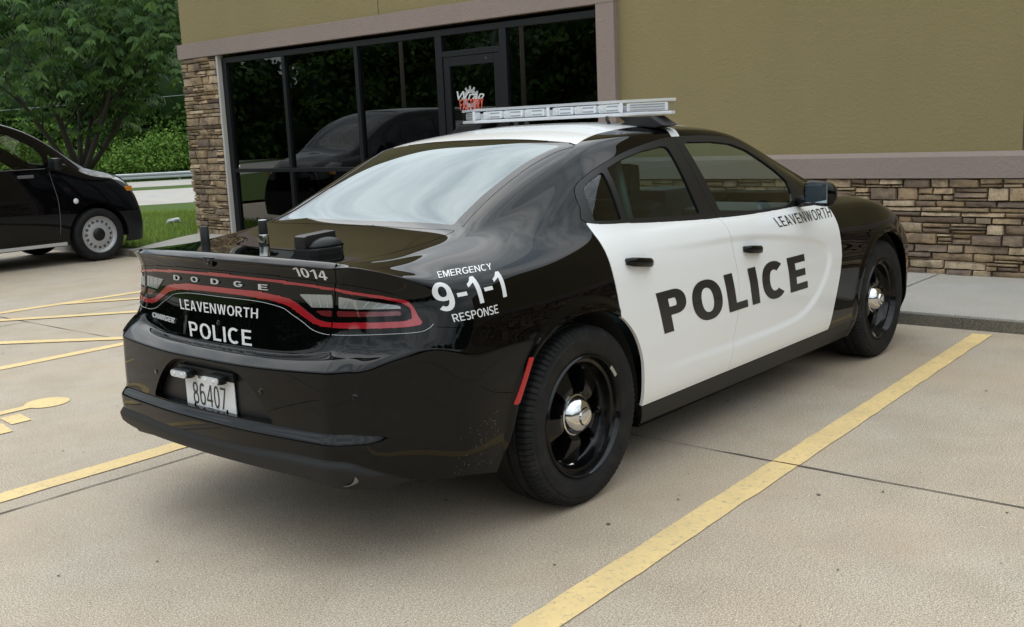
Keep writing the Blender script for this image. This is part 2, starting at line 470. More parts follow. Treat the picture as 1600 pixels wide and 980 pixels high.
    if ch == 'D': W = .70; return W, [[[(0, 0), (W * .5, 0)] + arc(W * .5, .5, W * .5, .5, -90, 90, 20)[1:-1] + [(W * .5, 1), (0, 1)], [(w, q), (w, 1 - q)] + arc(W * .5, .5, W * .5 - w, .5 - q, 90, -90, 20)]]
    if ch in 'PR':
        W = .65; y0 = .40; ym = (1 + y0) / 2; ry = (1 - y0) / 2; xc = W - ry * .9
        bowl = arc(xc, ym, W - xc, ry, -90, 90, 16); hole = [(w, y0 + q), (w, 1 - q)] + arc(xc, ym, W - xc - w, ry - q, 90, -90, 16)
        if ch == 'P': return W, [[[(0, 0), (w, 0), (w, y0)] + bowl + [(0, 1)], hole]]
        return W + .04, [[[(0, 0), (w, 0), (w, y0), (W * .40, y0), (W + .04 - w * 1.15, 0), (W + .04, 0), (W * .40 + w * 1.15, y0 + .001)] + bowl[2:] + [(0, 1)], hole]]
    if ch == '1': return .40, [[[(.40 - w, 0), (.40, 0), (.40, 1), (.40 - w * .8, 1), (.30 - w, .86), (0, .78), (0, .78 - q * .85), (.40 - w, .80)]]]
    if ch == '4': W = .62; return W, [[[(W - w * 1.7, 0), (W - w * .7, 0), (W - w * .7, .22), (W, .22), (W, .22 + q), (W - w * .7, .22 + q), (W - w * .7, 1), (W - w * 1.75, 1), (0, .22 + q), (0, .22), (W - w * 1.7, .22)], [(w * .95, .22 + q), (W - w * 1.7, .22 + q), (W - w * 1.7, .86)]]]
    if ch == '7': W = .56; return W, [[[(W * .18, 0), (W * .18 + w * 1.1, 0), (W, 1 - q * .6), (W, 1), (0, 1), (0, 1 - q), (W - w * 1.15, 1 - q)]]]
    if ch == '8': W = .58; return W, [[arc(W / 2, .27, W / 2, .285, 0, 350, 30), arc(W / 2, .27, W / 2 - w, .285 - q, 0, 350, 30)], [arc(W / 2, .755, W / 2 - .03, .26, 0, 350, 30), arc(W / 2, .755, W / 2 - .03 - w, .26 - q, 0, 350, 30)]]
    if ch in '69':
        W = .58; a = [arc(W / 2, .32, W / 2, .335, 0, 350, 30), arc(W / 2, .32, W / 2 - w, .335 - q, 0, 350, 30)]; b = [stroke(arc(W * .54, .52, W * .54 - h, .495 - h * .9, 190, 52, 24), w)]
        L = [a, b]
        if ch == '9': L = [[[(W - x, 1 - y) for x, y in lp] for lp in ly] for ly in L]
        return W, L
    if ch == '-': return .34, [[[(0, .40), (.34, .40), (.34, .40 + q), (0, .40 + q)]]]
    return .25, []
def text_polys(s, weight=.17, gap=.12, kern=None):
    """-> vertices (u, v, layer) scaled to the unit box, triangles"""
    V = []; F = []; x = 0
    for i, ch in enumerate(s):
        W, layers = glyph(ch, weight)
        for l, loops in enumerate(layers):
            vs = [[Vector((px + x, py, 0)) for px, py in lp] for lp in loops]; flat = [v for lp in vs for v in lp]; b = len(V)
            V += [(v.x, v.y, l) for v in flat]; F += [tuple(b + k for k in t) for t in tessellate_polygon(vs)]
        x += W + gap
    V = np.array(V); V[:, 0] /= (x - gap)
    return V, F
def script_polys(s, bold, shear):
    c = bpy.data.curves.new('txt', 'FONT'); c.body = s; c.offset = bold; c.shear = shear; c.resolution_u = 4; c.fill_mode = 'FRONT'
    o = bpy.data.objects.new('txt', c); COL.objects.link(o)
    dg = bpy.context.evaluated_depsgraph_get(); dg.update(); me = bpy.data.meshes.new_from_object(o.evaluated_get(dg))
    bpy.data.objects.remove(o); bpy.data.curves.remove(c)
    V = np.array([(v.co.x, v.co.y, 0) for v in me.vertices]); F = [tuple(p.vertices) for p in me.polygons]; bpy.data.meshes.remove(me)
    V[:, :2] -= V[:, :2].min(0); V[:, :2] /= V[:, :2].max(0)
    return V, F
def decal(name, s, quad, material, parent, project=None, lift=.001, weight=.17, gap=.12, thick=0., cuts=(24, 4), script=None):
    """lettering laid on the quad TL,BL,BR,TR and, if project(P)->(P,N) is given, wrapped on that surface"""
    V, F = script_polys(s, *script) if script else text_polys(s, weight, gap)
    bm = bmesh.new(); vs = [bm.verts.new(v) for v in V]
    for q in F:
        try: bm.faces.new([vs[i] for i in q])
        except ValueError: pass
    if project:
        for ax_, n in ((0, cuts[0]), (1, cuts[1])):
            for k in range(1, n):
                co = [0, 0, 0]; no = [0, 0, 0]; co[ax_] = k / n; no[ax_] = 1
                bmesh.ops.bisect_plane(bm, geom=bm.verts[:] + bm.edges[:] + bm.faces[:], plane_co=co, plane_no=no)
    Q = np.array(quad, float); n0 = np.cross(Q[2] - Q[1], Q[0] - Q[1]); n0 /= np.linalg.norm(n0)
    for v in bm.verts:
        u, w, l = v.co.x, v.co.y, v.co.z
        p = (1 - u) * (w * Q[0] + (1 - w) * Q[1]) + u * (w * Q[3] + (1 - w) * Q[2])
        if project:
            p, n = project(p); p = p + n * (lift + l * .0004)
        else: p = p + n0 * l * .0004
        v.co = Vector(p)
    bm.normal_update()
    for f in bm.faces:
        if f.normal.dot(Vector(n0)) < 0: f.normal_flip()
    if thick:
        r = bmesh.ops.extrude_face_region(bm, geom=bm.faces[:])
        for v in r['geom']:
            if isinstance(v, bmesh.types.BMVert): v.co += Vector(n0) * thick
    me = bpy.data.meshes.new(name); bm.to_mesh(me); bm.free()
    if project and not thick: me.shade_smooth()
    return link(name, me, material, parent)

# ================================================================= ground
def concrete(name, base, dark, warm, scale=1.0, grain=1.0):
    m = mat(name, base, .82, spec=.3)
    nt, b = nodes_of(m); v = coords(nt)
    big = noise(nt, v, .8 * scale, 6, .62); mid = noise(nt, v, 2.6 * scale, 6, .65); fine = noise(nt, v, 85, 4, .8); agg = noise(nt, v, 190, 3, .75)
    cool = (base[0] * 1.02, base[1] * 1.06, base[2] * 1.14)
    c = mixc(nt, ramp(nt, big, [(.36, 0.), (.50, .5), (.64, 1.)]), warm, cool)
    c = mixc(nt, ramp(nt, mid, [(.36, .45), (.58, 0.)]), c, dark)
    c = mixc(nt, ramp(nt, fine, [(.40, .80 * grain), (.52, 0.)]), c, dark)
    c = mixc(nt, ramp(nt, agg, [(.40, .80 * grain), (.49, 0.)]), c, tuple(k * .62 for k in dark))
    c = mixc(nt, ramp(nt, agg, [(.53, 0.), (.62, .85 * grain)]), c, tuple(min(1, k * 1.55) for k in base))
    for sc_, th, k_, f_ in ((48.0, .11, .30, .75), (30.0, .085, 1.75, .85)):                     # dark pits and pale aggregate
        vo = nn(nt, 'TexVoronoi', Scale=sc_); nt.links.new(v, vo.inputs['Vector'])
        sp = mathn(nt, 'LESS_THAN', vo.outputs['Distance'], th); sp = mathn(nt, 'MULTIPLY', sp, ramp(nt, noise(nt, v, 11, 2), [(.50, 0.), (.55, f_)]))
        c = mixc(nt, sp, c, tuple(min(1, k * k_) for k in base))
    rust = noise(nt, v, .45 * scale, 3, .5); c = mixc(nt, ramp(nt, rust, [(.52, 0.), (.66, .38 * grain)]), c, (base[0] * 1.04, base[1] * .90, base[2] * .76))
    nt.links.new(c, b.inputs['Base Color'])
    bump(nt, b, mathn(nt, 'ADD', fine, mathn(nt, 'MULTIPLY', agg, .8)), .12, .003)
    return m
M['lot'] = concrete('worn_concrete', (.415, .358, .282), (.255, .207, .152), (.430, .345, .250))
M['walk'] = concrete('sidewalk_concrete', (.37, .350, .315), (.29, .27, .235), (.39, .36, .31))
M['kerb_face'] = concrete('dark_kerb_concrete', (.17, .155, .125), (.10, .09, .07), (.20, .17, .125))  # darker concrete on the front face of the kerb
M['joint'] = mat('joint_dirt', (.10, .088, .072), .95)
def worn_yellow():
    m = mat('worn_yellow_paint', (.62, .40, .10), .7, spec=.3)
    nt, b = nodes_of(m); v = coords(nt)
    w = noise(nt, v, 38, 5, .7); g = noise(nt, v, 5, 4); f = noise(nt, v, 160, 2)
    c = mixc(nt, ramp(nt, g, [(.35, 0.), (.7, 1.)]), (.70, .515, .235), (.60, .445, .215))
    k = mathn(nt, 'ADD', mathn(nt, 'MULTIPLY', w, .75), mathn(nt, 'MULTIPLY', f, .35))
    c = mixc(nt, ramp(nt, k, [(.40, .9), (.52, 0.)]), c, (.36, .30, .21))
    nt.links.new(c, b.inputs['Base Color']); bump(nt, b, f, .3, .003)
    return m
M['yellow'] = worn_yellow()
def soil():
    m = mat('grass_soil', (.05, .08, .02), .95, spec=.1)
    nt, b = nodes_of(m); v = coords(nt)
    a = noise(nt, v, 2.2, 6, .7); f = noise(nt, v, 40, 3)
    c = mixc(nt, a, (.045, .085, .018), (.10, .14, .035)); c = mixc(nt, ramp(nt, f, [(.3, .6), (.6, 0.)]), c, (.03, .055, .015))
    nt.links.new(c, b.inputs['Base Color']); bump(nt, b, f, .6, .03)
    return m
M['soil'] = soil()
def slab(name, pts, z0, z1, material, bevel=0.):
    o = MB().prism(pts, z0, z1, 'z', bevel).build(name, material)
    return tag(o, kind='structure')

U = np.array([math.cos(math.radians(60)), math.sin(math.radians(60))]); T = np.array([U[1], -U[0]])   # away from the lot, along the road
C0 = np.array([-3.155, -3.271])
def far(d, t): return tuple(C0 + U * d + T * t)
slab('ground', [(-400, -400), (400, -400), (400, 400), (-400, 400)], -1.2, -.36, M['soil'])
slab('parking_lot', [(-27, -24), (4.12, -24), (4.12, 17.5), (-27, 17.5)], -.5, 0., M['lot'])
WALK = [(4.10, -24), (6.4, -24), (6.4, 10.84), (5.95, 10.84), (5.32, 10.50), (4.25, 9.80), (4.10, 9.70)]
slab('sidewalk', WALK, -.4, .095, M['walk'], .012)
slab('kerb_face', [(4.092, -24), (4.0975, -24), (4.0975, 9.70), (4.092, 9.70)], -.3, .078, M['kerb_face'])
slab('kerb', [(4.10, 9.703), (4.25, 9.803), (4.25, 17.5), (4.10, 17.5)], -.4, .092, M['walk'], .012)
# grass bank falling to the road
gv = [(4.25, 9.81), (5.32, 10.51), (5.95, 10.85), (9.0, 10.86), (14, 10.0), far(40, 16), far(33.6, 30), far(33.6, 0), far(33.6, -40), (-27, 17.52), (4.25, 17.51)]
gz = [.075, .075, .07, .05, -.1, -.36, -.35, -.35, -.35, -.02, .07]
bm = bmesh.new(); f0 = bm.faces.new([bm.verts.new((x, y, z)) for (x, y), z in zip(gv, gz)])
bmesh.ops.triangulate(bm, faces=[f0]); bm.normal_update()
for f in bm.faces:
    if f.normal.z < 0: f.normal_flip()
me = bpy.data.meshes.new('lawn_bank'); bm.to_mesh(me); bm.free()
tag(link('lawn_bank', me, M['soil']), kind='structure')
M['road'] = concrete('pale_road', (.36, .335, .30), (.27, .25, .22), (.38, .35, .30), .5, .3)
slab('road', [far(33.6, -120), far(33.6, 90), far(44.5, 90), far(44.5, -120)], -.5, -.335, M['road'])
slab('far_road', [far(48.0, -120), far(48.0, 90), far(55.0, 90), far(55.0, -120)], -.5, -.335, M['road'])
slab('rear_road', [(-46, -200), (-36, -200), (-36, 25), (-46, 45)], -.5, -.33, M['road'])

# joints cut in the concrete
def strip(mb, a, b, w, z, n=40, jit=.25):
    a = Vector((*a, z)); b = Vector((*b, z)); d = (b - a); t = d.normalized(); s = Vector((-t.y, t.x, 0)); pv = None
    for i in range(n + 1):
        p = a + d * (i / n); k = w * .5 * (1 + jit * (rnd.random() - .5) * 2); o = s * (rnd.random() - .5) * w * jit
        q = (mb.bm.verts.new(p + s * k + o), mb.bm.verts.new(p - s * k + o))
        if pv: mb.bm.faces.new((pv[0], pv[1], q[1], q[0]))
        pv = q
j = MB()
for a, b in (((.858, -24), (.858, 17)), ((-3.9, -24), (-3.9, 17)), ((-27, 1.026), (4.09, 1.026)), ((-27, -3.65), (4.09, -3.65)), ((-27, 6.0), (4.09, 5.7)), ((-8.6, -24), (-8.6, 17))):
    strip(j, a, b, .0085, .004, 260, .7)
tag(j.build('pavement_joint', M['joint']), kind='structure')
j = MB()
for y in (-6.6, -3.5, -.33, 2.9, 6.2, 9.3): strip(j, (4.115, y), (5.9, y), .009, .099, 30, .4)
tag(j.build('sidewalk_joint', M['joint']), kind='structure')
# small debris and stains
j = MB()
for _ in range(520):
    x = rnd.uniform(-3.2, 4.0); y = rnd.uniform(-3.4, 9); r = rnd.choice([.003, .004, .005, .006, .009]); a = rnd.random() * 6.28; e = rnd.uniform(.3, 1)
    vs = [j.bm.verts.new((x + r * math.cos(t) * math.cos(a) - e * r * math.sin(t) * math.sin(a), y + r * math.cos(t) * math.sin(a) + e * r * math.sin(t) * math.cos(a), .0035)) for t in np.arange(7) * .8976]
    j.bm.faces.new(vs)
tag(j.build('grit', M['joint']), 'dark specks of grit and leaf litter lying on the pale concrete', 'grit', kind='stuff')

# painted markings
def line(a0, a1, b1, b0, z=.004, n=60):
    """quad strip with slightly ragged long edges"""
    mb = MB(); A0, A1, B0, B1 = (np.array(p, float) for p in (a0, a1, b0, b1)); pv = None
    for i in range(n + 1):
        t = i / n; p = A0 + (A1 - A0) * t; q = B0 + (B1 - B0) * t; d = (q - p) / np.linalg.norm(q - p)
        p = p + d * rnd.gauss(0, .0022); q = q + d * rnd.gauss(0, .0022)
        w = (mb.bm.verts.new((*p, z)), mb.bm.verts.new((*q, z)))
        if pv: mb.bm.faces.new((pv[0], pv[1], w[1], w[0]))
        pv = w
    bmesh.ops.recalc_face_normals(mb.bm, faces=mb.bm.faces[:])
    for f in mb.bm.faces:
        if f.normal.z < 0: f.normal_flip()
    return mb
def marking(name, mb): return tag(mb.build(name, M['yellow']), kind='structure')
marking('bay_line', line((-1.9, -1.370), (3.967, -1.186), (3.981, -1.303), (-1.9, -1.494)))
marking('bay_line', line((-1.9, 1.280), (3.97, 1.372), (3.97, 1.248), (-1.9, 1.156)))
marking('bay_line', line((-1.9, 4.02), (3.97, 4.06), (3.97, 3.945), (-1.9, 3.91)))
marking('bay_line', line((-1.9, 6.69), (3.97, 6.40), (3.97, 6.29), (-1.9, 6.57)))
def diag(p, q, w):
    p = np.array(p); q = np.array(q); d = (q - p) / np.linalg.norm(q - p); s = np.array([-d[1], d[0]]) * w / 2
    return line(tuple(p + s), tuple(q + s), tuple(q - s), tuple(p - s), .0065)
marking('hatch_line', diag((.22, 5.01), (1.02, 4.03), .11)); marking('hatch_line', diag((.25, 6.50), (3.05, 4.03), .11)); marking('hatch_line', diag((1.55, 6.42), (3.9, 4.6), .11)); marking('hatch_line', diag((-1.9, 5.6), (-.55, 4.02), .11))
# wheelchair symbol, only its head and limbs reach into view
mb = MB()
def disc(mb, c, r0, r1, a0=0, a1=360, z=.004, n=40):
    pv = None
    for i in range(n + 1):
        t = math.radians(a0 + (a1 - a0) * i / n)
        q = (mb.bm.verts.new((c[0] + r0 * math.cos(t), c[1] + r0 * math.sin(t), z)), mb.bm.verts.new((c[0] + r1 * math.cos(t), c[1] + r1 * math.sin(t), z)))
        if pv: mb.bm.faces.new((pv[0], pv[1], q[1], q[0]))
        pv = q
def poly(mb, pts, z=.004): mb.bm.faces.new([mb.bm.verts.new((x, y, z)) for x, y in pts])
disc(mb, (-.43, 2.715), .0005, .125)
poly(mb, [(-.52, 2.755), (-.52, 2.675), (-1.32, 2.655), (-1.32, 2.745)], .0045)
poly(mb, [(-.645, 2.60), (-.668, 2.405), (-.780, 2.405), (-.757, 2.60)], .0045)
poly(mb, [(-.800, 2.46), (-.835, 2.262), (-.93, 2.262), (-.93, 2.65), (-.82, 2.65)], .0045)
disc(mb, (-1.28, 2.56), .36, .44, 60, 330, .0055)
poly(mb, [(-1.25, 2.66), (-1.25, 2.30), (-1.33, 2.30), (-1.33, 2.66)], .0065)
poly(mb, [(-1.33, 2.30), (-1.25, 2.22), (-1.75, 2.02), (-1.78, 2.12)], .0075)
marking('accessible_bay_symbol', mb)

# ================================================================= shop building
def stucco(name, a, b, sc_=1.0):
    m = mat(name, a, .9, spec=.2); nt, bs = nodes_of(m); v = coords(nt)
    big = noise(nt, v, .9, 4); f = noise(nt, v, 120, 3, .7); st = noise(nt, coords(nt, (1.2, 1.2, .3)), 1.6, 4)
    c = mixc(nt, big, a, b); c = mixc(nt, ramp(nt, st, [(.45, 0.), (.80, .16)]), c, tuple(k * .72 for k in a))
    c = mixc(nt, ramp(nt, f, [(.32, .45), (.52, 0.)]), c, tuple(k * .7 for k in a))
    nt.links.new(c, bs.inputs['Base Color']); bump(nt, bs, mathn(nt, 'ADD', f, mathn(nt, 'MULTIPLY', noise(nt, v, 34, 3, .6), .8)), .9, .010)
    return m
M['stucco'] = stucco('olive_tan_stucco', (.275, .220, .108), (.305, .248, .128))
M['trim'] = stucco('mauve_brown_trim', (.295, .232, .202), (.325, .258, .226))
M['frame'] = mat('bronze_black_aluminium', (.006, .0065, .008), .35, .2)
M['jamb'] = mat('pale_jamb', (.45, .43, .40), .6)
M['mortar'] = mat('dark_mortar', (.045, .036, .028), .95)
def stone():
    m = mat('ledge_stone', (.3, .22, .13), .85, spec=.25); nt, b = nodes_of(m); v = coords(nt)
    at = nn(nt, 'Attribute', attribute_name='tint'); n1 = noise(nt, v, 11, 5, .65); n2 = noise(nt, v, 70, 4, .7)
    n3 = noise(nt, coords(nt, (1, 1, 3.2)), 6, 4, .6)
    t = mathn(nt, 'ADD', mathn(nt, 'MULTIPLY', n3, .55), mathn(nt, 'MULTIPLY', at.outputs['Fac'], .75))
    c = ramp(nt, t, [(.30, (.18, .132, .098)), (.45, (.28, .205, .140)), (.60, (.39, .277, .165)), (.76, (.47, .335, .20)), (.98, (.51, .395, .26))])
    c = mixc(nt, ramp(nt, n1, [(.36, .60), (.54, 0.)]), c, (.105, .078, .062)); c = mixc(nt, ramp(nt, n2, [(.35, .35), (.55, 0.)]), c, (.12, .09, .065))
    nt.links.new(c, b.inputs['Base Color']); bump(nt, b, mathn(nt, 'ADD', n2, mathn(nt, 'MULTIPLY', n1, 1.5)), .7, .012)
    return m
M['stone'] = stone()

bld = empty('shop_building', (5.9, 1.0, 0), 'olive tan stucco shop with ledge stone base, mauve trim and dark glass front', 'building')
def part(mb, name, material, parent=None, **k):
    o = mb.build(name, material, None); o.parent = parent or bld
    o.matrix_parent_inverse = Matrix.Translation(-Vector((parent or bld).location)) if (parent or bld).type == 'EMPTY' else Matrix.Identity(4)
    return o
YL, YR, ZT = 10.85, -14.0, 5.9
w = MB()
w.box((5.95, YR, 1.05), (6.25, 2.98, ZT)); w.box((5.95, 2.982, 2.72), (6.25, YL, ZT))
w.box((5.95, YR, .0), (6.25, 2.98, 1.048)); w.box((5.95, 9.955, .0), (6.25, YL, 2.718))
part(w, 'stucco_wall', M['stucco'])
w = MB(); w.box((6.252, 10.6, 0), (16, YL, ZT)); w.box((6.252, YR, 0), (16, YR + .25, ZT)); w.box((15.75, YR + .252, 0), (16, 10.598, ZT)); w.box((6.26, YR + .26, ZT - .25), (15.74, 10.59, ZT - .02))
part(w, 'rear_walls', M['stucco'])
w = MB(); w.box((5.872, 2.955, 2.70), (5.949, YL + .025, 2.915), .006); w.box((5.875, 2.955, .095), (5.951, 3.18, 2.699), .006)
part(w, 'trim_band', M['trim'])
w = MB(); w.prism([(5.949, 1.128), (5.862, 1.090), (5.862, .912), (5.949, .912)], YR, 2.953, 'y', .005)
part(w, 'ledge', M['trim'])
for y_, z_ in ((-.940, 1.13), (6.509, 2.92), (-5.096, 1.13)):
    w = MB(); w.box((5.9475, y_ - .004, z_), (5.9495, y_ + .004, ZT)); part(w, 'control_joint', M['mortar'])
# ledge stones
def stones(y0, y1, z0, z1, seed, hs):
    r = random.Random(seed); V = []; F = []; A = []
    def stone_at(a, b, c, d):
        g = .0028; a += g; b -= g; c += g * .8; d -= g * .8
        if b - a < .012 or d - c < .008: return
        nu = max(2, min(8, int((b - a) / .05) + 1)); nv = max(2, min(5, int((d - c) / .03) + 1)); dep = r.uniform(.004, .042); tilt = r.uniform(-.012, .012); tl2 = r.uniform(-.01, .01)
        J = min(.011, (d - c) * .14); jit = lambda: r.uniform(-.0045, .0045)
        base = len(V); e = .007 if d - c > .03 else .005
        sk = [r.uniform(-J, J) for _ in range(8)]
        for i in range(nv + 3):
            for k in range(nu + 3):
                fi = min(max((i - 1) / nv, 0), 1); fk = min(max((k - 1) / nu, 0), 1); edge = i in (0, nv + 2) or k in (0, nu + 2)
                y = a + (b - a) * fk; z = c + (d - c) * fi + (sk[0] * (1 - fk) + sk[1] * fk) * (1 - fi) + (sk[2] * (1 - fk) + sk[3] * fk) * fi
                if not edge:
                    y = min(max(y, a + e), b - e) + (jit() * .4); z = min(max(z, c + e * .8), d - e * .8) + r.uniform(-J, J) * .35
                    x = 5.918 - dep + tilt * (fi - .5) * 2 + tl2 * (fk - .5) * 2 + r.uniform(-.0035, .0035)
                    if fi in (0, 1) or fk in (0, 1): x += .006
                else: x = 5.947
                V.append((x, y, z))
        w_ = nu + 3
        t = r.random()
        for i in range(nv + 2):
            for k in range(nu + 2):
                F.append((base + i * w_ + k, base + (i + 1) * w_ + k, base + (i + 1) * w_ + k + 1, base + i * w_ + k + 1)); A.append(t)
    z = z0
    while z < z1 - .012:
        h = r.choice(hs); h = h if z + h < z1 - .03 else z1 - z
        y = y0 + r.uniform(-.25, 0)
        while y < y1:
            L = r.uniform(.10, .42) if h < .075 else r.uniform(.12, .34)
            a, b = max(y, y0), min(y + L, y1)
            if y1 - b < .06: b = y1; L = y1 - y
            if h > .06 and r.random() < .38:
                k = r.choice([2, 2, 3]) if h > .085 else 2; cuts = sorted([r.uniform(.3, .7)] if k == 2 else [r.uniform(.22, .4), r.uniform(.58, .76)]); cs = [0] + cuts + [1]
                for p, q in zip(cs[:-1], cs[1:]):
                    if r.random() < .45 and b - a > .2:
                        m_ = a + (b - a) * r.uniform(.3, .7); stone_at(a, m_, z + h * p, z + h * q); stone_at(m_, b, z + h * p, z + h * q)
                    else: stone_at(a, b, z + h * p, z + h * q)
            else: stone_at(a, b, z, z + h)
            y += L
        z += h
    me = bpy.data.meshes.new('ledge_stone'); me.from_pydata(V, [], F)
    at = me.attributes.new('tint', 'FLOAT', 'FACE'); at.data.foreach_set('value', A)
    me.shade_smooth()
    try: me.set_sharp_from_angle(angle=math.radians(38))
    except Exception: pass
    o = link('ledge_stone', me, M['stone'], bld); o.matrix_parent_inverse = Matrix.Translation(-bld.location)
    return o
stones(YR, 2.953, .085, .908, 3, [.04, .055, .07, .09, .11, .13])
stones(9.957, YL + .005, .06, 2.698, 5, [.045, .055, .07, .085, .105, .12])
# glass front
def frame_at(name, bars, parent=None):
    w = MB()
    for lo, hi in bars: w.box(lo, hi, .003)
    return part(w, name, M['frame'], parent)
X0, X1 = 5.962, 6.052
fr = [((X0, 9.800, .095), (X1, 9.908, 2.655)), ((X0, 3.185, .095), (X1, 3.245, 2.655)), ((X0, 3.247, 2.585), (X1, 9.798, 2.655)),
      ((X0, 8.455, .17), (X1, 8.520, 2.583)), ((X0, 6.965, .17), (X1, 7.032, 2.583)), ((X0, 5.478, .095), (X1, 5.585, 2.583)), ((X0, 4.478, .095), (X1, 4.580, 2.583)),
      ((X0, 3.247, .096), (X1, 4.476, .17)), ((X0, 5.587, .096), (X1, 9.798, .168)),
      ((X0, 8.522, 1.015), (X1, 9.798, 1.068)), ((X0, 7.034, 1.015), (X1, 8.453, 1.068)), ((X0, 5.587, 1.015), (X1, 6.963, 1.068)), ((X0, 4.582, 2.335), (X1, 5.476, 2.400))]
frame_at('window_frame', fr)
w = MB(); w.box((5.90, 9.911, .095), (6.0, 9.952, 2.698)); part(w, 'door_jamb_strip', M['jamb'])
for a, b, c, d in ((8.521, 9.799, 1.069, 2.584), (8.521, 9.799, .169, 1.014), (7.033, 8.454, 1.069, 2.584), (7.033, 8.454, .169, 1.014), (5.586, 6.964, 1.069, 2.584), (5.586, 6.964, .169, 1.014), (3.246, 4.477, .171, 2.584), (4.581, 5.477, 2.401, 2.584)):
    w = MB(); w.box((6.002, a, c), (6.010, b, d)); part(w, 'window_pane', M['shop_glass'])
dr = MB()
for lo, hi in (((5.972, 5.372, .11), (6.03, 5.472, 2.33)), ((5.972, 4.586, .11), (6.03, 4.680, 2.33)), ((5.972, 4.682, 2.225), (6.03, 5.370, 2.33)), ((5.972, 4.682, .11), (6.03, 5.370, .33)), ((5.972, 4.682, 1.02), (6.03, 5.370, 1.10))): dr.box(lo, hi, .003)
door = part(dr, 'shop_door', M['frame'])
w = MB(); w.box((6.0, 4.681, .331), (6.008, 5.371, 1.019)); w.box((6.0, 4.681, 1.101), (6.008, 5.371, 2.224)); part(w, 'door_pane', M['shop_glass'], door)
w = MB(); w.tube([(5.93, 5.32, .95), (5.93, 5.32, 1.30)], .014); w.tube([(5.93, 5.32, .98), (5.975, 5.40, .98)], .01); w.tube([(5.93, 5.32, 1.27), (5.975, 5.40, 1.27)], .01); part(w, 'door_handle', M['steel'], door)
w = MB(); w.lathe([(.0005, 0), (.011, 0), (.011, .004)], (5.972, 4.79, 2.285), 'x', 16, -1); part(w, 'door_stud', M['letter_white'], door)
# gear emblem and lettering on the door glass
M['logo_grey'] = mat('grey_vinyl', (.36, .35, .36), .5); M['logo_red'] = mat('red_vinyl', (.62, .10, .06), .5)
gear = []
for k in range(12):
    a = 2 * math.pi * k / 12
    for da, r_ in ((-.16, .105), (-.10, .142), (.10, .142), (.16, .105)): gear.append((5.085 + r_ * math.sin(a + da), 1.845 + r_ * math.cos(a + da)))
w = MB(); n = len(gear)
ov = [w.bm.verts.new((5.9965, y, z)) for y, z in gear]; iv = [w.bm.verts.new((5.9965, 5.085 + .062 * math.sin(2 * math.pi * k / n), 1.845 + .062 * math.cos(2 * math.pi * k / n))) for k in range(n)]
for k in range(n): w.bm.faces.new((ov[k], ov[(k + 1) % n], iv[(k + 1) % n], iv[k]))
part(w, 'gear_emblem', M['logo_grey'], door)
for s, q, m_, scr in (('Wrap', [(5.9945, 5.300, 1.935), (5.9945, 5.285, 1.800), (5.9945, 4.880, 1.800), (5.9945, 4.855, 1.920)], 'letter_white', (.012, .35)), ('FACTORY', [(5.9930, 5.262, 1.838), (5.9930, 5.255, 1.715), (5.9930, 4.890, 1.712), (5.9930, 4.882, 1.838)], 'logo_red', None)):
    o = decal('door_lettering', s, q, M[m_], None, weight=.20, gap=.10, script=scr); o.parent = door
# dim interior
M['room'] = mat('dim_interior', (.035, .035, .034), .9, spec=.1)
w = MB(); w.box((6.26, 3.0, .05), (10.5, 10.58, .10)); w.box((10.5, 3.0, .05), (10.6, 10.58, 3.0)); w.box((6.26, 2.9, .05), (10.5, 2.99, 3.0)); w.box((6.26, 3.0, 2.9), (10.5, 10.58, 2.98))
part(w, 'interior', M['room'])
w = MB(); w.lathe([(.0005, .10), (.012, .10), (.014, .07), (.03, .05), (.032, 0), (.0005, 0)], (6.03, 9.74, 1.0685), 'z', 20)
tag(w.build('bottle', M['letter_white']), 'small white bottle standing on the window rail inside the dark glass', 'bottle')

# ================================================================= vegetation
def leaf_mat(name, dark, light, trans=.25, rough=.5):
    m = mat(name, dark, rough, spec=.14); nt, b = nodes_of(m)
    at = nn(nt, 'Attribute', attribute_name='tint'); c = mixc(nt, at.outputs['Fac'], dark, light)
    nt.links.new(c, b.inputs['Base Color'])
    if trans:
        out = [n for n in nt.nodes if n.type == 'OUTPUT_MATERIAL'][0]; tl = nn(nt, 'BsdfTranslucent'); mx = nn(nt, 'MixShader'); mx.inputs[0].default_value = trans
        nt.links.new(c, tl.inputs[0]); nt.links.new(b.outputs[0], mx.inputs[1]); nt.links.new(tl.outputs[0], mx.inputs[2]); nt.links.new(mx.outputs[0], out.inputs[0])
    return m
M['leaf_tree'] = leaf_mat('tree_leaves', (.018, .052, .012), (.125, .215, .060))
M['leaf_wood'] = leaf_mat('wood_leaves', (.014, .038, .008), (.085, .150, .030))
M['leaf_vine'] = leaf_mat('vine_leaves', (.055, .120, .018), (.180, .300, .050))
M['grass'] = leaf_mat('grass_blades', (.11, .18, .028), (.29, .39, .085), .3)
M['bark'] = mat('grey_bark', (.065, .055, .043), .9)
nt, b = nodes_of(M['bark']); v_ = coords(nt, (6, 6, 1.2)); f_ = noise(nt, v_, 9, 5); nt.links.new(mixc(nt, f_, (.022, .018, .014), (.062, .052, .042)), b.inputs['Base Color']); bump(nt, b, f_, .8, .02)
def leaf_quads(P, size, nrm=None, aspect=.6, bend=0):
    n = len(P); d = nrg.normal(size=(n, 3)); d /= np.linalg.norm(d, axis=1)[:, None]
    if nrm is not None: d = d * .8 + nrm; d /= np.linalg.norm(d, axis=1)[:, None]
    a = np.cross(d, nrg.normal(size=(n, 3))); a /= np.linalg.norm(a, axis=1)[:, None]; b = np.cross(d, a)
    s = (np.asarray(size) * nrg.uniform(.65, 1.35, n))[:, None]
    return np.stack([P - a * s, P - b * s * aspect + d * s * .12, P + a * s, P + b * s * aspect + d * s * .12], 1)
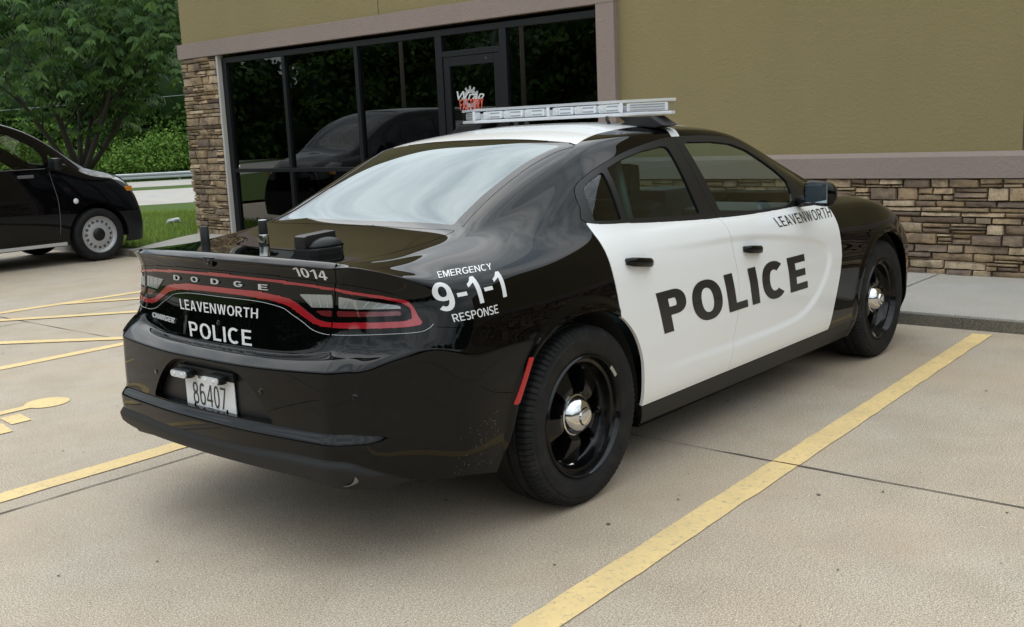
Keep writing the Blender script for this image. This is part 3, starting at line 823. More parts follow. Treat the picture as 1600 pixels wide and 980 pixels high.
def foliage(name, Q, tint, material, parent=None):
    me = quads_mesh(name, Q); at = me.attributes.new('tint', 'FLOAT', 'FACE'); at.data.foreach_set('value', np.asarray(tint, np.float32))
    return link(name, me, material, parent)
def blobs(centers, radii, per, size):
    """leaf quads spread through clumps, denser towards the rim"""
    Qs = []; Ts = []
    for c, r in zip(centers, radii):
        n = max(8, int(per * np.prod(r) ** (2 / 3.))); d = nrg.normal(size=(n, 3)); d /= np.linalg.norm(d, axis=1)[:, None]
        k = nrg.uniform(.45, 1.0, n) ** .6; ph = np.array(c) * 3.1
        lump = 1 + .22 * np.sin(d[:, 0] * 5 + ph[0]) * np.sin(d[:, 1] * 5 + ph[1]) + .16 * np.sin(d[:, 2] * 7 + ph[2])
        P = np.array(c) + d * np.array(r) * (k * lump)[:, None]
        Qs.append(leaf_quads(P, size, d * .6 + np.array([0, 0, .35]))); Ts.append(np.clip(nrg.normal(.42, .22, n) + nrg.normal(0, .12), 0, 1))
    return np.concatenate(Qs), np.concatenate(Ts)

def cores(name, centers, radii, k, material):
    """dark solid lumps added inside the crowns to block light"""
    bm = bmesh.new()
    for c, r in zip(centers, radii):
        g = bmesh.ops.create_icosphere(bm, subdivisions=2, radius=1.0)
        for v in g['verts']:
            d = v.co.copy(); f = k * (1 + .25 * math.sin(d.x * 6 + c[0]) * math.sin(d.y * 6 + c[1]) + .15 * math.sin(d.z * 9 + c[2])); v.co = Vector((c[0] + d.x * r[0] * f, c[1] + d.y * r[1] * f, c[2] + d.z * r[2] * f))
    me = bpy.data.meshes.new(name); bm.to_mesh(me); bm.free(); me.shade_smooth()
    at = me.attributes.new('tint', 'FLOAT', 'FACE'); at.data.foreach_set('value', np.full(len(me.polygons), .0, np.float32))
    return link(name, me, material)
# woods beyond the road, one mass
cs = []; rs = []
for row, (d, z0, n, sz) in enumerate(((62, .6, 34, 2.4), (63.5, 3.0, 32, 2.7), (64, 5.5, 28, 3.0), (68, 8.0, 22, 3.6), (74, 12.5, 20, 4.2), (80, 17.0, 18, 4.6))):
    for i in range(n):
        t = -34 + 68 * (i + nrg.uniform(-.3, .3)) / n - 8
        p = far(d + nrg.uniform(-2, 2), t); s = sz * nrg.uniform(.7, 1.25); cs.append((p[0], p[1], z0 + nrg.uniform(-1.2, 1.2))); rs.append((s, s, s * nrg.uniform(.75, 1.1)))
Q, tn = blobs(cs, rs, 260, .16)
tag(cores('wood_shade', cs, rs, .80, M['leaf_wood']), 'dark solid lumps added inside the far woods to block the sky behind', 'woods', kind='stuff')
tag(foliage('woods', Q, tn, M['leaf_wood']), 'dark green woods rising as one mass beyond the road and guardrail', 'woods', kind='stuff')
w = MB()
for i in range(40):
    t = -40 + 64 * i / 40 + nrg.uniform(-.5, .5); p = far(69 + nrg.uniform(-2, 5), t); w.tube([(p[0], p[1], -.4), (p[0] + .2, p[1], 9), (p[0] + .3, p[1] + .3, 18)], [.22, .16, .05], 7)
tag(w.build('wood_trunks', M['bark']), 'trunks standing in the shade inside the far woods', 'woods', kind='stuff')
# creeper bank behind the guardrail
cs = []; rs = []
for i in range(70):
    t = -30 + 46 * i / 70; d = 57.5 + nrg.uniform(-.6, 1.6); p = far(d, t); h = .85 + .6 * (math.sin(i * .55) * .5 + .5) + nrg.uniform(0, .35)
    cs.append((p[0], p[1], h * .45 - .1)); rs.append((1.25, 1.25, h * .85))
for i in range(34):
    t = -30 + 46 * i / 34; p = far(60.5 + nrg.uniform(-.4, .6), t); h = 2.1 + .7 * math.sin(i * .8) + nrg.uniform(0, .4); cs.append((p[0], p[1], h * .6)); rs.append((1.5, 1.3, h * .7))
Q, tn = blobs(cs, rs, 620, .085)
tag(foliage('creeper_bank', Q, tn, M['leaf_vine']), 'bright green creepers covering the bank behind the guardrail', 'creepers', kind='stuff')
# tree belts behind the camera and to the right: what glass and paint reflect
cs = []; rs = []
def belt(p0, p1, n, zs):
    for i in range(n):
        for z0, sz in zs:
            q = np.array(p0) + (np.array(p1) - np.array(p0)) * (i + nrg.uniform(-.4, .4)) / n; s = sz * nrg.uniform(.75, 1.3)
            cs.append((q[0] + nrg.uniform(-2, 2), q[1] + nrg.uniform(-2, 2), z0 + nrg.uniform(-1, 1))); rs.append((s, s, s))
belt((-58, -70), (-58, 78), 34, ((1.6, 3.6), (5.5, 4.2), (9.5, 3.4)))
belt((-54, -70), (-54, 75), 30, ((1.6, 3.2), (5.0, 3.6), (8.6, 3.2)))
belt((-45, -52), (45, -52), 18, ((1.5, 3.2), (5.0, 3.4), (8.0, 2.8)))
belt((-54, 75), (10, 100), 14, ((1.6, 3.4), (6, 4), (11, 3.6)))
Q, tn = blobs(cs, rs, 70, .34)
tag(cores('belt_shade', cs, rs, .74, M['leaf_wood']), 'dark solid lumps added inside the reflected tree belt to block light', 'trees', kind='stuff')
tag(foliage('tree_belt', Q, tn, M['leaf_wood']), 'belt of dark trees around the far side of the lot, seen only in reflections', 'trees', kind='stuff')

# grass on the bank
n = 26000; x = nrg.uniform(4.3, 10.5, n); y = nrg.uniform(9.9, 19.5, n)
k = (y > 9.86 + (x - 4.25) * .66) & ((x < 5.95) | (y > 10.9)); x, y = x[k], y[k]; n = len(x)
z = .075 - .028 * np.maximum(0, (x * .5 + y * .866) - 13.0) * .9
h = nrg.uniform(.04, .11, n); a = nrg.uniform(0, 6.28, n); w_ = nrg.uniform(.006, .012, n); lx = nrg.normal(0, .03, n); ly = nrg.normal(0, .03, n)
cx, sx = np.cos(a) * w_, np.sin(a) * w_
Q = np.stack([np.stack([x - cx, y - sx, z - .02], 1), np.stack([x + cx, y + sx, z - .02], 1), np.stack([x + lx + cx * .3, y + ly + sx * .3, z + h], 1), np.stack([x + lx - cx * .3, y + ly - sx * .3, z + h], 1)], 1)
patch = .5 + .5 * np.sin(x * 1.3 + 2 * np.sin(y * .7)); tint = np.clip(nrg.normal(.35, .2, n) + .35 * patch, 0, 1)
tag(foliage('lawn_grass', Q, tint, M['grass']), 'rough mown grass between the kerb, the stone pier and the road', 'grass', kind='stuff')

# young tree on the bank
def limb(w, p, d, L, r, depth, tips, rr):
    pts = [Vector(p)]; d = Vector(d).normalized(); rad = [r]; n = 4
    for i in range(n):
        d = (d + Vector((rr.uniform(-.12, .12), rr.uniform(-.12, .12), rr.uniform(-.02, .10)))).normalized(); pts.append(pts[-1] + d * L / n); rad.append(r * (1 - .55 * (i + 1) / n))
    w.tube(pts, rad, 8 if depth < 2 else 6)
    if depth >= 3: tips.append((pts[-1], d)); tips.append((pts[-2], d)); return
    for k in range(3 if depth else 4):
        s = rr.uniform(.45, 1.0); q = pts[0].lerp(pts[-1], s) if k else pts[-1]; q = pts[min(n, max(1, int(s * n)))] if k else pts[-1]
        a = rr.uniform(0, 6.28); e = Vector((math.cos(a), math.sin(a), rr.uniform(.15, .7)))
        limb(w, q, d * .75 + e * .75, L * rr.uniform(.58, .8), rad[-1] * rr.uniform(.75, .95), depth + 1, tips, rr)
    if depth >= 1: tips.append((pts[-1], d)); tips.append((pts[3], d))
    if depth >= 2: tips.append((pts[2], d))
TX, TY = 6.9, 16.15
tree = empty('broadleaf_tree', (TX, TY, -.02), 'young multi stemmed tree with drooping leaf sprays on the grass behind the black van', 'tree')
rr = random.Random(21); tips = []; w = MB()
w.tube([(0, 0, -.1), (.02, 0, .5), (.0, .02, 1.0)], [.19, .155, .14], 12)
for a, tl, L in ((10, .42, 2.0), (95, .50, 2.1), (160, .75, 2.2), (215, .55, 2.1), (285, .62, 2.1), (335, .95, 2.1), (50, .12, 2.3)):
    a = math.radians(a); limb(w, (0.03 * math.cos(a), .03 * math.sin(a), .92), (math.cos(a) * tl, math.sin(a) * tl, 1.0), L, .060, 1, tips, rr)
tr = w.build('trunk', M['bark'], tree)
Qs = []; Ts = []
for p, d in tips:
    for _ in range(rr.choice([6, 7, 8, 9])):
        c = np.array(p) + nrg.normal(0, .38, 3) * np.array([1, 1, .7]); az = nrg.uniform(0, 6.28); el = nrg.uniform(-.1, .5); sh = np.clip(nrg.normal(.38, .26), 0, 1)
        out = np.array([math.cos(az) * math.cos(el), math.sin(az) * math.cos(el), math.sin(el)]); side = np.array([-math.sin(az), math.cos(az), 0])
        m_ = nrg.integers(7, 11)
        for k in range(m_):
            t = (k // 2 + .6) / (m_ / 2); base = c + out * .30 * t - np.array([0, 0, .10 * t * t]); sg = 1 if k % 2 else -1
            ld = side * sg * .62 + out * .45 + np.array([0, 0, -.62 - .5 * t]); ld /= np.linalg.norm(ld); L = nrg.uniform(.12, .19); wv = np.cross(ld, out); wv /= np.linalg.norm(wv) + 1e-9; wv = wv * L * .17
            Qs.append([base, base + ld * L * .45 + wv, base + ld * L, base + ld * L * .45 - wv]); Ts.append(np.clip(sh + nrg.normal(0, .12), 0, 1))
foliage('crown', np.array(Qs), Ts, M['leaf_tree'], tree)
print('tree leaves', len(Qs))

# ================================================================= roadside things
M['galv'] = mat('galvanised_steel', (.42, .44, .45), .45, .7)
ra = empty('guardrail', (*far(56.0, 0), 0), 'grey galvanised guardrail running along the far side of the road', 'guardrail')
w = MB(); prof = [(0, -.155), (.05, -.12), (.05, -.05), (0, 0), (.05, .05), (.05, .12), (0, .155)]; rows = []
for t in (-60, 46):
    p = far(56.0, t); rows.append([w.bm.verts.new((p[0] - U[0] * a - ra.location.x, p[1] - U[1] * a - ra.location.y, -.10 + b)) for a, b in prof])
for k in range(len(prof) - 1): w.bm.faces.new((rows[0][k], rows[1][k], rows[1][k + 1], rows[0][k + 1]))
w.build('rail_beam', M['galv'], ra)
for i in range(27):
    p = far(56.12, -58 + 4 * i); w = MB(); w.box((p[0] - .05 - ra.location.x, p[1] - .05 - ra.location.y, -.5), (p[0] + .05 - ra.location.x, p[1] + .05 - ra.location.y, .05)); w.build('rail_post', M['galv'], ra)
M['wood_pole'] = mat('pole_wood', (.16, .13, .10), .9)
def pole(x, y, label, h=9.5):
    e = empty('utility_pole', (x, y, -.4), label, 'utility pole', 'utility poles'); w = MB(); w.tube([(0, 0, 0), (0, 0, h)], [.16, .11], 12); w.build('shaft', M['wood_pole'], e)
    w = MB(); w.box((-.06, -1.1, h - .7), (.06, 1.1, h - .55)); w.build('crossarm', M['wood_pole'], e)
pole(-31, 44.5, 'wooden utility pole mirrored in the third shop window from the left')
pole(-31, 34.8, 'wooden utility pole mirrored in the shop window right of the door')
M['cable'] = mat('cable_sheath', (.16, .18, .17), .6)
cpts = []
for i in range(41):
    t = -40 + 70 * i / 40; p = far(46, t); cpts.append((p[0], p[1], 3.17 + .056 * (t + 2.2) + .0006 * (t + 2.2) ** 2))
w = MB(); w.tube(cpts, .014, 6); tag(w.build('overhead_cable', M['cable']), 'thin grey cable strung across the trees above the road', 'cable')
w = MB(); w.tube([(7.06, 13.60, .0), (7.06, 13.50, .10), (7.20, 13.46, .115), (7.25, 13.46, .0)], [.045, .05, .05, .045], 12)
tag(w.build('drain_pipe', M['galv']), 'short grey pipe end sticking out of the grass by the stone pier', 'pipe')

# ================================================================= generic half-body cage (van)
def cage_from_rows(P, nS, js, nj, bul_r, bul_f):
    """P[i,j] right half, rows 0..js up the side, js..nj over the top; both ends closed with a curved grid"""
    verts = []; idx = {}; faces = []
    def vid(k, p):
        if k not in idx: idx[k] = len(verts); verts.append(p)
        return idx[k]
    def sv(s, i, j):
        p = P[i, j]
        return vid(('c', i, j), (p[0], 0, p[2])) if j == nj else vid((s, i, j), (p[0], s * p[1], p[2]))
    nk = nj - js
    for s in (-1, 1):
        for i in range(nS - 1):
            for j in range(nj):
                f = [sv(s, i, j), sv(s, i + 1, j), sv(s, i + 1, j + 1), sv(s, i, j + 1)]; faces.append(f if s < 0 else f[::-1])
        for end, bul in ((0, bul_r), (nS - 1, bul_f)):
            def cap(k, j):
                if j == js: return sv(s, end, js + k)
                if k == 0: return sv(s, end, j)
                a = P[end, j]; t = P[end, js + k]; c = P[end, js]; y = a[1] * t[1] / (c[1] + 1e-9)
                x = a[0] + (t[0] - c[0]) * (j / js) + bul * (1 - (y / a[1]) ** 2) * (1 - j / js); z = a[2] + (t[2] - c[2]) * (j / js) ** 2
                return vid(('c', end, 'k', j), (x, 0, z)) if k == nk else vid((s, end, 'k', k, j), (x, s * y, z))
            for k in range(nk):
                for j in range(js):
                    f = [cap(k, j), cap(k, j + 1), cap(k + 1, j + 1), cap(k + 1, j)]
                    if end: f = f[::-1]
                    faces.append(f if s < 0 else f[::-1])
    return np.array(verts, float), faces

# ================================================================= wheels
def tread_mat():
    m = mat('tyre_rubber', (.011, .011, .012), .7, spec=.25); nt, b = nodes_of(m); v = coords(nt)
    f = noise(nt, v, 60, 4); n = noise(nt, v, 14, 3)
    c = mixc(nt, ramp(nt, n, [(.45, 0.), (.75, .6)]), (.0085, .0085, .009), (.026, .0245, .0225)); nt.links.new(c, b.inputs['Base Color']); bump(nt, b, f, .25, .003)
    return m
M['tyre'] = tread_mat()
def make_tyre(parent, c, sign, R, rb, hw, name='tyre', lugs=92):
    """R outer radius, rb bead radius, hw half width; sign: outward side of the axle"""
    w = MB(); sh = R - .012
    prof = [(rb - .006, hw * .80), (rb + .004, hw * .90), (rb + .020, hw * .965), (rb + (R - rb) * .42, hw * 1.03), (rb + (R - rb) * .62, hw * 1.02), (rb + (R - rb) * .66, hw * .985), (rb + (R - rb) * .80, hw * .965), (sh - .004, hw * .90), (sh + .004, hw * .83), (sh + .008, hw * .76)]
    prof += [(R - .003, hw * .62), (R - .002, hw * .50), (R - .012, hw * .48), (R - .012, hw * .42), (R, hw * .40), (R, hw * .10), (R - .012, hw * .08), (R - .012, -hw * .02), (R, -hw * .05), (R, -hw * .40), (sh + .006, -hw * .8), (sh - .01, -hw * .95), (rb + .03, -hw), (rb, -hw * .8)]
    seg = lugs * 4; rings = []
    for i, (r, o) in enumerate(prof):
        ring = []
        for k in range(seg):
            a = 2 * math.pi * k / seg; q = r
            if i in (6, 7, 8, 9, 10, 11) and k % 4 == 0: q -= .0065
            ring.append(w.bm.verts.new((c[0] + q * math.cos(a), c[1] + sign * o, c[2] + q * math.sin(a))))
        rings.append(ring)
    fs = []
    for i in range(len(rings) - 1):
        for k in range(seg): fs.append(w.bm.faces.new((rings[i][k], rings[i][(k + 1) % seg], rings[i + 1][(k + 1) % seg], rings[i + 1][k])))
    bmesh.ops.recalc_face_normals(w.bm, faces=fs)
    # flat where it stands
    for v in w.bm.verts:
        if v.co.z < .004: v.co.z = .004
    return sharp(w.build(name, M['tyre'], parent), 30)
def disc_wheel(parent, c, sign, r1, hw, material, name, fn, prof, seg=120):
    w = MB(); w.lathe(prof, c, 'y', seg, sign, fn)
    return sharp(w.build(name, material, parent), 40)

# ================================================================= black van
M['van'] = paint('van_black_paint', (.002, .002, .0025), .02, spec=0.)
VY = 10.585
vsx = [-.86, -.80, -.45, .1, .7, 1.3, 1.9, 2.35, 2.62, 2.95, 3.3, 3.66, 3.95, 4.22, 4.37]
vrow = [
 [(-.86, .86, .34), (-.80, .90, .30), (0, .93, .26), (3.3, .93, .25), (3.95, .90, .22), (4.22, .89, .21), (4.37, .80, .22)],
 [(-.86, .88, .60), (-.80, .93, .58), (0, .962, .55), (3.3, .962, .52), (3.95, .945, .50), (4.22, .92, .48), (4.37, .835, .47)],
 [(-.86, .88, .90), (-.80, .93, .90), (0, .965, .88), (3.3, .965, .82), (3.95, .935, .77), (4.22, .88, .71), (4.37, .78, .67)],
 [(-.86, .85, 1.20), (-.80, .91, 1.22), (0, .945, 1.22), (2.6, .94, 1.19), (3.3, .925, 1.13), (3.66, .90, 1.07), (3.95, .86, 1.01), (4.22, .79, .925), (4.37, .68, .83)],
 [(-.86, .82, 1.44), (-.80, .875, 1.48), (0, .90, 1.50), (2.35, .90, 1.50), (2.62, .89, 1.48), (2.95, .885, 1.42), (3.3, .87, 1.30), (3.66, .82, 1.145), (3.95, .77, 1.09), (4.22, .70, 1.015), (4.37, .58, .92)],
 [(-.86, .78, 1.68), (-.80, .83, 1.76), (0, .84, 1.79), (1.9, .84, 1.79), (2.35, .83, 1.775), (2.62, .81, 1.74), (2.95, .80, 1.63), (3.3, .79, 1.44), (3.66, .72, 1.225), (3.95, .65, 1.150), (4.22, .57, 1.075), (4.37, .47, .98)],
 [(-.86, .70, 1.78), (-.80, .74, 1.86), (0, .75, 1.88), (1.9, .75, 1.88), (2.35, .73, 1.855), (2.62, .71, 1.815), (2.95, .70, 1.70), (3.3, .68, 1.49), (3.66, .60, 1.25), (3.95, .52, 1.168), (4.22, .42, 1.092), (4.37, .35, 1.0)],
 [(-.86, .40, 1.82), (-.80, .42, 1.90), (0, .42, 1.92), (1.9, .42, 1.915), (2.35, .41, 1.895), (2.62, .39, 1.86), (2.95, .38, 1.745), (3.3, .36, 1.53), (3.66, .32, 1.268), (3.95, .28, 1.182), (4.22, .23, 1.105), (4.37, .20, 1.012)],
]
P = {}
for j, row in enumerate(vrow):
    k = np.array(row); yy = pchip(k[:, 0], k[:, 1], vsx); zz = pchip(k[:, 0], k[:, 2], vsx)
    for i, x in enumerate(vsx): P[i, j] = (x, yy[i], zz[i])
for i, x in enumerate(vsx): P[i, 8] = (x, 0, P[i, 7][2] + .012)
cv, cf = cage_from_rows(P, len(vsx), 5, 8, -.05, .16)
Vv, Fv = subdivide(cv, cf, [], 4); Nv = vert_normals(Vv, Fv)
half = [tuple(int(i) for i in q) for q in Fv if Vv[q, 1].max() < 1e-6]
body = PM(Vv, Nv, half).compact()
bvv_pre = BVHTree.FromPolygons(Vv.tolist(), [tuple(map(int, q)) for q in Fv])
M['vlamp'] = mat('smoked_headlight', (.06, .065, .07), .15, coat=1.0)
M['vhandle'] = mat('grey_handle', (.09, .09, .09), .4)
M['glint_trim'] = mat('glint_and_trim_grey', (.10, .10, .10), .5)  # grey of the painted door-edge reflection and of the window trim
M['sill'] = mat('pale_sill', (.5, .5, .5), .4, .2)
van = empty('black_van', (0, VY, 0), 'black cargo van parked nose to the kerb at the left', 'van')
VWF, VWR = (3.68, .345), (.48, .345)
for cx, cz in (VWF, VWR):
    _, body = body.cut(np.where(body.y() > .6, np.hypot(body.x() - cx, body.z() - cz) - .405, 1.))
ST = [(1.98, 1.250), (2.6, 1.240), (3.00, 1.228), (3.055, 1.26), (3.045, 1.43), (2.85, 1.575), (2.62, 1.685), (2.4, 1.725), (1.98, 1.73)]
win, body = body.cut(np.where(body.y() > .5, sdf(smooth_poly(ST, 3), body.xz()), 1.))
fixw, body = body.cut(np.where(body.y() > .5, sdf([(3.13, 1.225), (3.52, 1.185), (3.34, 1.31), (3.14, 1.41)], body.xz()), 1.))
ws, body = body.cut(sdf([(2.62, -.05), (2.57, .66), (2.9, .685), (3.3, .67), (3.58, .61), (3.67, .3), (3.69, -.05)], body.xy()) + np.where(body.z() > 1.15, 0, 2.))
dr_, body = body.cut(np.maximum(np.maximum(1.93 - body.x(), body.x() - interp([(.3, 3.12), (.45, 3.16), (.8, 3.17), (1.0, 3.14), (1.2, 3.11), (1.45, 3.09), (1.6, 2.92), (1.8, 2.55)], body.z())), np.maximum(.33 - body.z(), np.where(body.y() > .78, body.z() - 1.79, 1.))))
hl, body = body.cut(sdf([(4.00, 1.055), (4.14, 1.075), (4.32, .98), (4.46, .86), (4.45, .78), (4.30, .83), (4.12, .95)], body.xz()) + np.where(body.y() > .46, 0, 2.))
bp_, body = body.cut(np.maximum(body.z() - .62, 3.9 - body.x()))
hood, body = body.cut(np.maximum(np.maximum(3.70 - body.x(), body.z() * -1 + .86), body.y() - interp([(3.5, .72), (3.9, .64), (4.2, .48), (4.4, .36)], body.x())))
sill, body = body.cut(np.maximum(body.z() - .295, np.maximum(body.x() - 3.24, .9 - body.x())))
emit('body', body + body.mirror(), M['van'], van)
for sgn, sd_ in ((1, 'r'), (-1, 'l')):
    m_ = (lambda p: p) if sgn == 1 else (lambda p: p.mirror())
    d = emit('front_door', m_(dr_), M['van'], van, gap=.004)
    emit('window', m_(win.offset(-.006)), M['van_glass'], d, .01)
    h = MB(); y = -sgn * .950; h.box((2.70, y - .014, 1.125), (2.90, y + .022, 1.165), .012); h.build('door_handle', M['vhandle'], d)
    mr = MB(); mr.box((3.08, -sgn * 1.06 - .085, 1.20), (3.20, -sgn * 1.06 + .085, 1.36), .05); mr.tube([(3.12, -sgn * .90, 1.22), (3.12, -sgn * 1.04, 1.25)], .035, 8); mr.build('mirror', M['satin'], van)
    emit('quarter_window', m_(fixw.offset(-.004)), M['van_glass'], van, .01)
    h = emit('headlight', m_(hl.offset(-.003)), M['vlamp'], van, .02)
    a = MB(); a.box((4.17, -sgn * .80 - .03, .875), (4.27, -sgn * .80 + .03, .94), .012); o = a.build('indicator', M['amber'], h)
    emit('side_sill', m_(sill), M['sill'], van, .02)
    for nm, pts, par in (('door_edge_glint', [(interp([(.3, 3.12), (.45, 3.16), (.8, 3.17), (1.0, 3.14), (1.2, 3.11)], np.array([z_]))[0], z_) for z_ in np.linspace(.34, 1.20, 14)], d), ('window_sill_trim', [(x_, 1.232) for x_ in np.linspace(1.95, 3.07, 12)], d)):  # grey tube on the gap stands in for reflections off the door edges
        w = MB(); q = []
        for x_, z_ in pts:
            h_ = bvv_pre.ray_cast(Vector((x_, -3, z_)), Vector((0, 1, 0))); q.append((x_, -sgn * (abs(h_[0].y) + .0015), z_))
        w.tube(q, .0035, 6, False); w.build(nm, M['glint_trim'], par)
    l = MB(); l.lathe([(.0005, .012), (.03, .010), (.036, 0)], (3.40, -sgn * .962, .80), 'y', 24, -sgn); l.build('side_repeater', M['letter_white'], van)
emit('windscreen', (ws + ws.mirror()).offset(-.006), M['van_glass'], van, .01)
emit('bumper', bp_ + bp_.mirror(), M['satin'], van, .02, .004)
emit('hood', hood + hood.mirror(), M['van'], van, .012, .004)
w = MB(); w.box((-.7, -.88, .24), (3.25, .88, .30)); w.box((3.0, -.6, .28), (3.9, .6, .8)); w.build('underbody', M['vblack'], van)
w = MB(); w.box((1.0, -.86, .31), (1.05, .86, 1.7)); w.build('bulkhead', M['cabin'], van)
w = MB(); w.box((3.08, -.80, .75), (3.48, .80, 1.17), .05); w.build('dashboard', M['cabin'], van)
for sgn in (1, -1):
    w = MB(); w.box((1.75, sgn * .45 - .24, .55), (2.25, sgn * .45 + .24, .80), .05); w.box((1.62, sgn * .45 - .23, .75), (1.80, sgn * .45 + .23, 1.30), .06); w.box((1.64, sgn * .45 - .12, 1.32), (1.74, sgn * .45 + .12, 1.50), .04); w.build('seat', M['seat'], van)
M['silver_rim'] = mat('silver_steel_rim', (.40, .40, .40), .42, .4)
def vanwheel(cx, sgn):
    c = (cx, -sgn * .855, .345); wh = empty('wheel'); wh.parent = van
    make_tyre(wh, c, -sgn, .345, .236, .108, lugs=60)
    def fn(r, a, w_):
        k = a * 16 / (2 * math.pi); d = math.hypot((k - round(k)) * 2 * math.pi / 16 * r, r - .170)
        return w_ - .05 * min(1, max(0, (.0195 - d) / .004))
    prof = [(.239, .094), (.233, .096), (.226, .084), (.218, .064), (.208, .058), (.200, .057)] + [(r_, .060 + .009 * (.195 - r_) / .05) for r_ in np.linspace(.195, .145, 22)] + [(.12, .076), (.105, .078), (.085, .074), (.0005, .072)]
    disc_wheel(wh, c, -sgn, .2, .1, M['silver_rim'], 'rim', fn, prof, 320)
    h = MB(); h.lathe([(.0005, .098), (.05, .096), (.078, .086), (.084, .074)], c, 'y', 32, -sgn); h.build('hub_cap', M['satin'], wh)
    h = MB(); h.lathe([(.0005, 0), (.22, 0), (.22, -.18), (.0005, -.18)], (c[0], c[1] + sgn * .02, c[2]), 'y', 24, -sgn); h.build('hub', M['vblack'], wh)
    h = MB(); pv = None
    for k in range(33):
        a = math.radians(-5 + 190 * k / 32); q = [h.bm.verts.new((cx + .41 * math.cos(a), c[1] - sgn * o_, .345 + .41 * math.sin(a))) for o_ in (.085, -.35)] + [h.bm.verts.new((cx + .05 * math.cos(a), c[1] + sgn * .35, .345 + .05 * math.sin(a)))]
        if pv: h.bm.faces.new((pv[0], pv[1], q[1], q[0])); h.bm.faces.new((pv[1], pv[2], q[2], q[1]))
        pv = q
    h.build('wheel_arch_liner', M['vblack'], van, True)
for cx, cz in (VWF, VWR):
    for sgn in (1, -1): vanwheel(cx, sgn)
bvv = BVHTree.FromPolygons(Vv.tolist(), [tuple(map(int, q)) for q in Fv])
def on_van(p):
    h = bvv.ray_cast(Vector((p[0], -3, p[2])), Vector((0, 1, 0))); return (np.array(h[0]), np.array(h[1])) if h[0] else (np.array(p), np.array((0, -1, 0)))
decal('side_lettering', 'HCITT', [(-.7, -.97, 1.66), (-.7, -.97, 1.30), (1.55, -.97, 1.30), (1.55, -.97, 1.66)], M['logo_grey'], van, on_van, .003, .2)
M['hood_badge'] = mat('hood_badge_vinyl', (.30, .30, .30), .5)
bvd = lambda x, y: bvv.ray_cast(Vector((x, y, 4)), Vector((0, 0, -1)))
w = MB(); pv = None
for k in range(49):
    a = 2 * math.pi * k / 48; q = []
    for r_ in (.155, .185):
        h = bvd(3.98 + r_ * .8 * math.cos(a), r_ * 1.5 * math.sin(a)); q.append(w.bm.verts.new(h[0] + h[1] * .003))
    if pv: w.bm.faces.new((pv[0], pv[1], q[1], q[0]))
    pv = q
w.build('hood_badge', M['hood_badge'], van)

# ================================================================= police car: control net of the body
XS=[-.80,-.66,-.5,-.3,-.1,.1,.3,.5,.75,1.0,1.25,1.5,1.75,2.0,2.25,2.5,2.75,3.05,3.35,3.6,3.75]
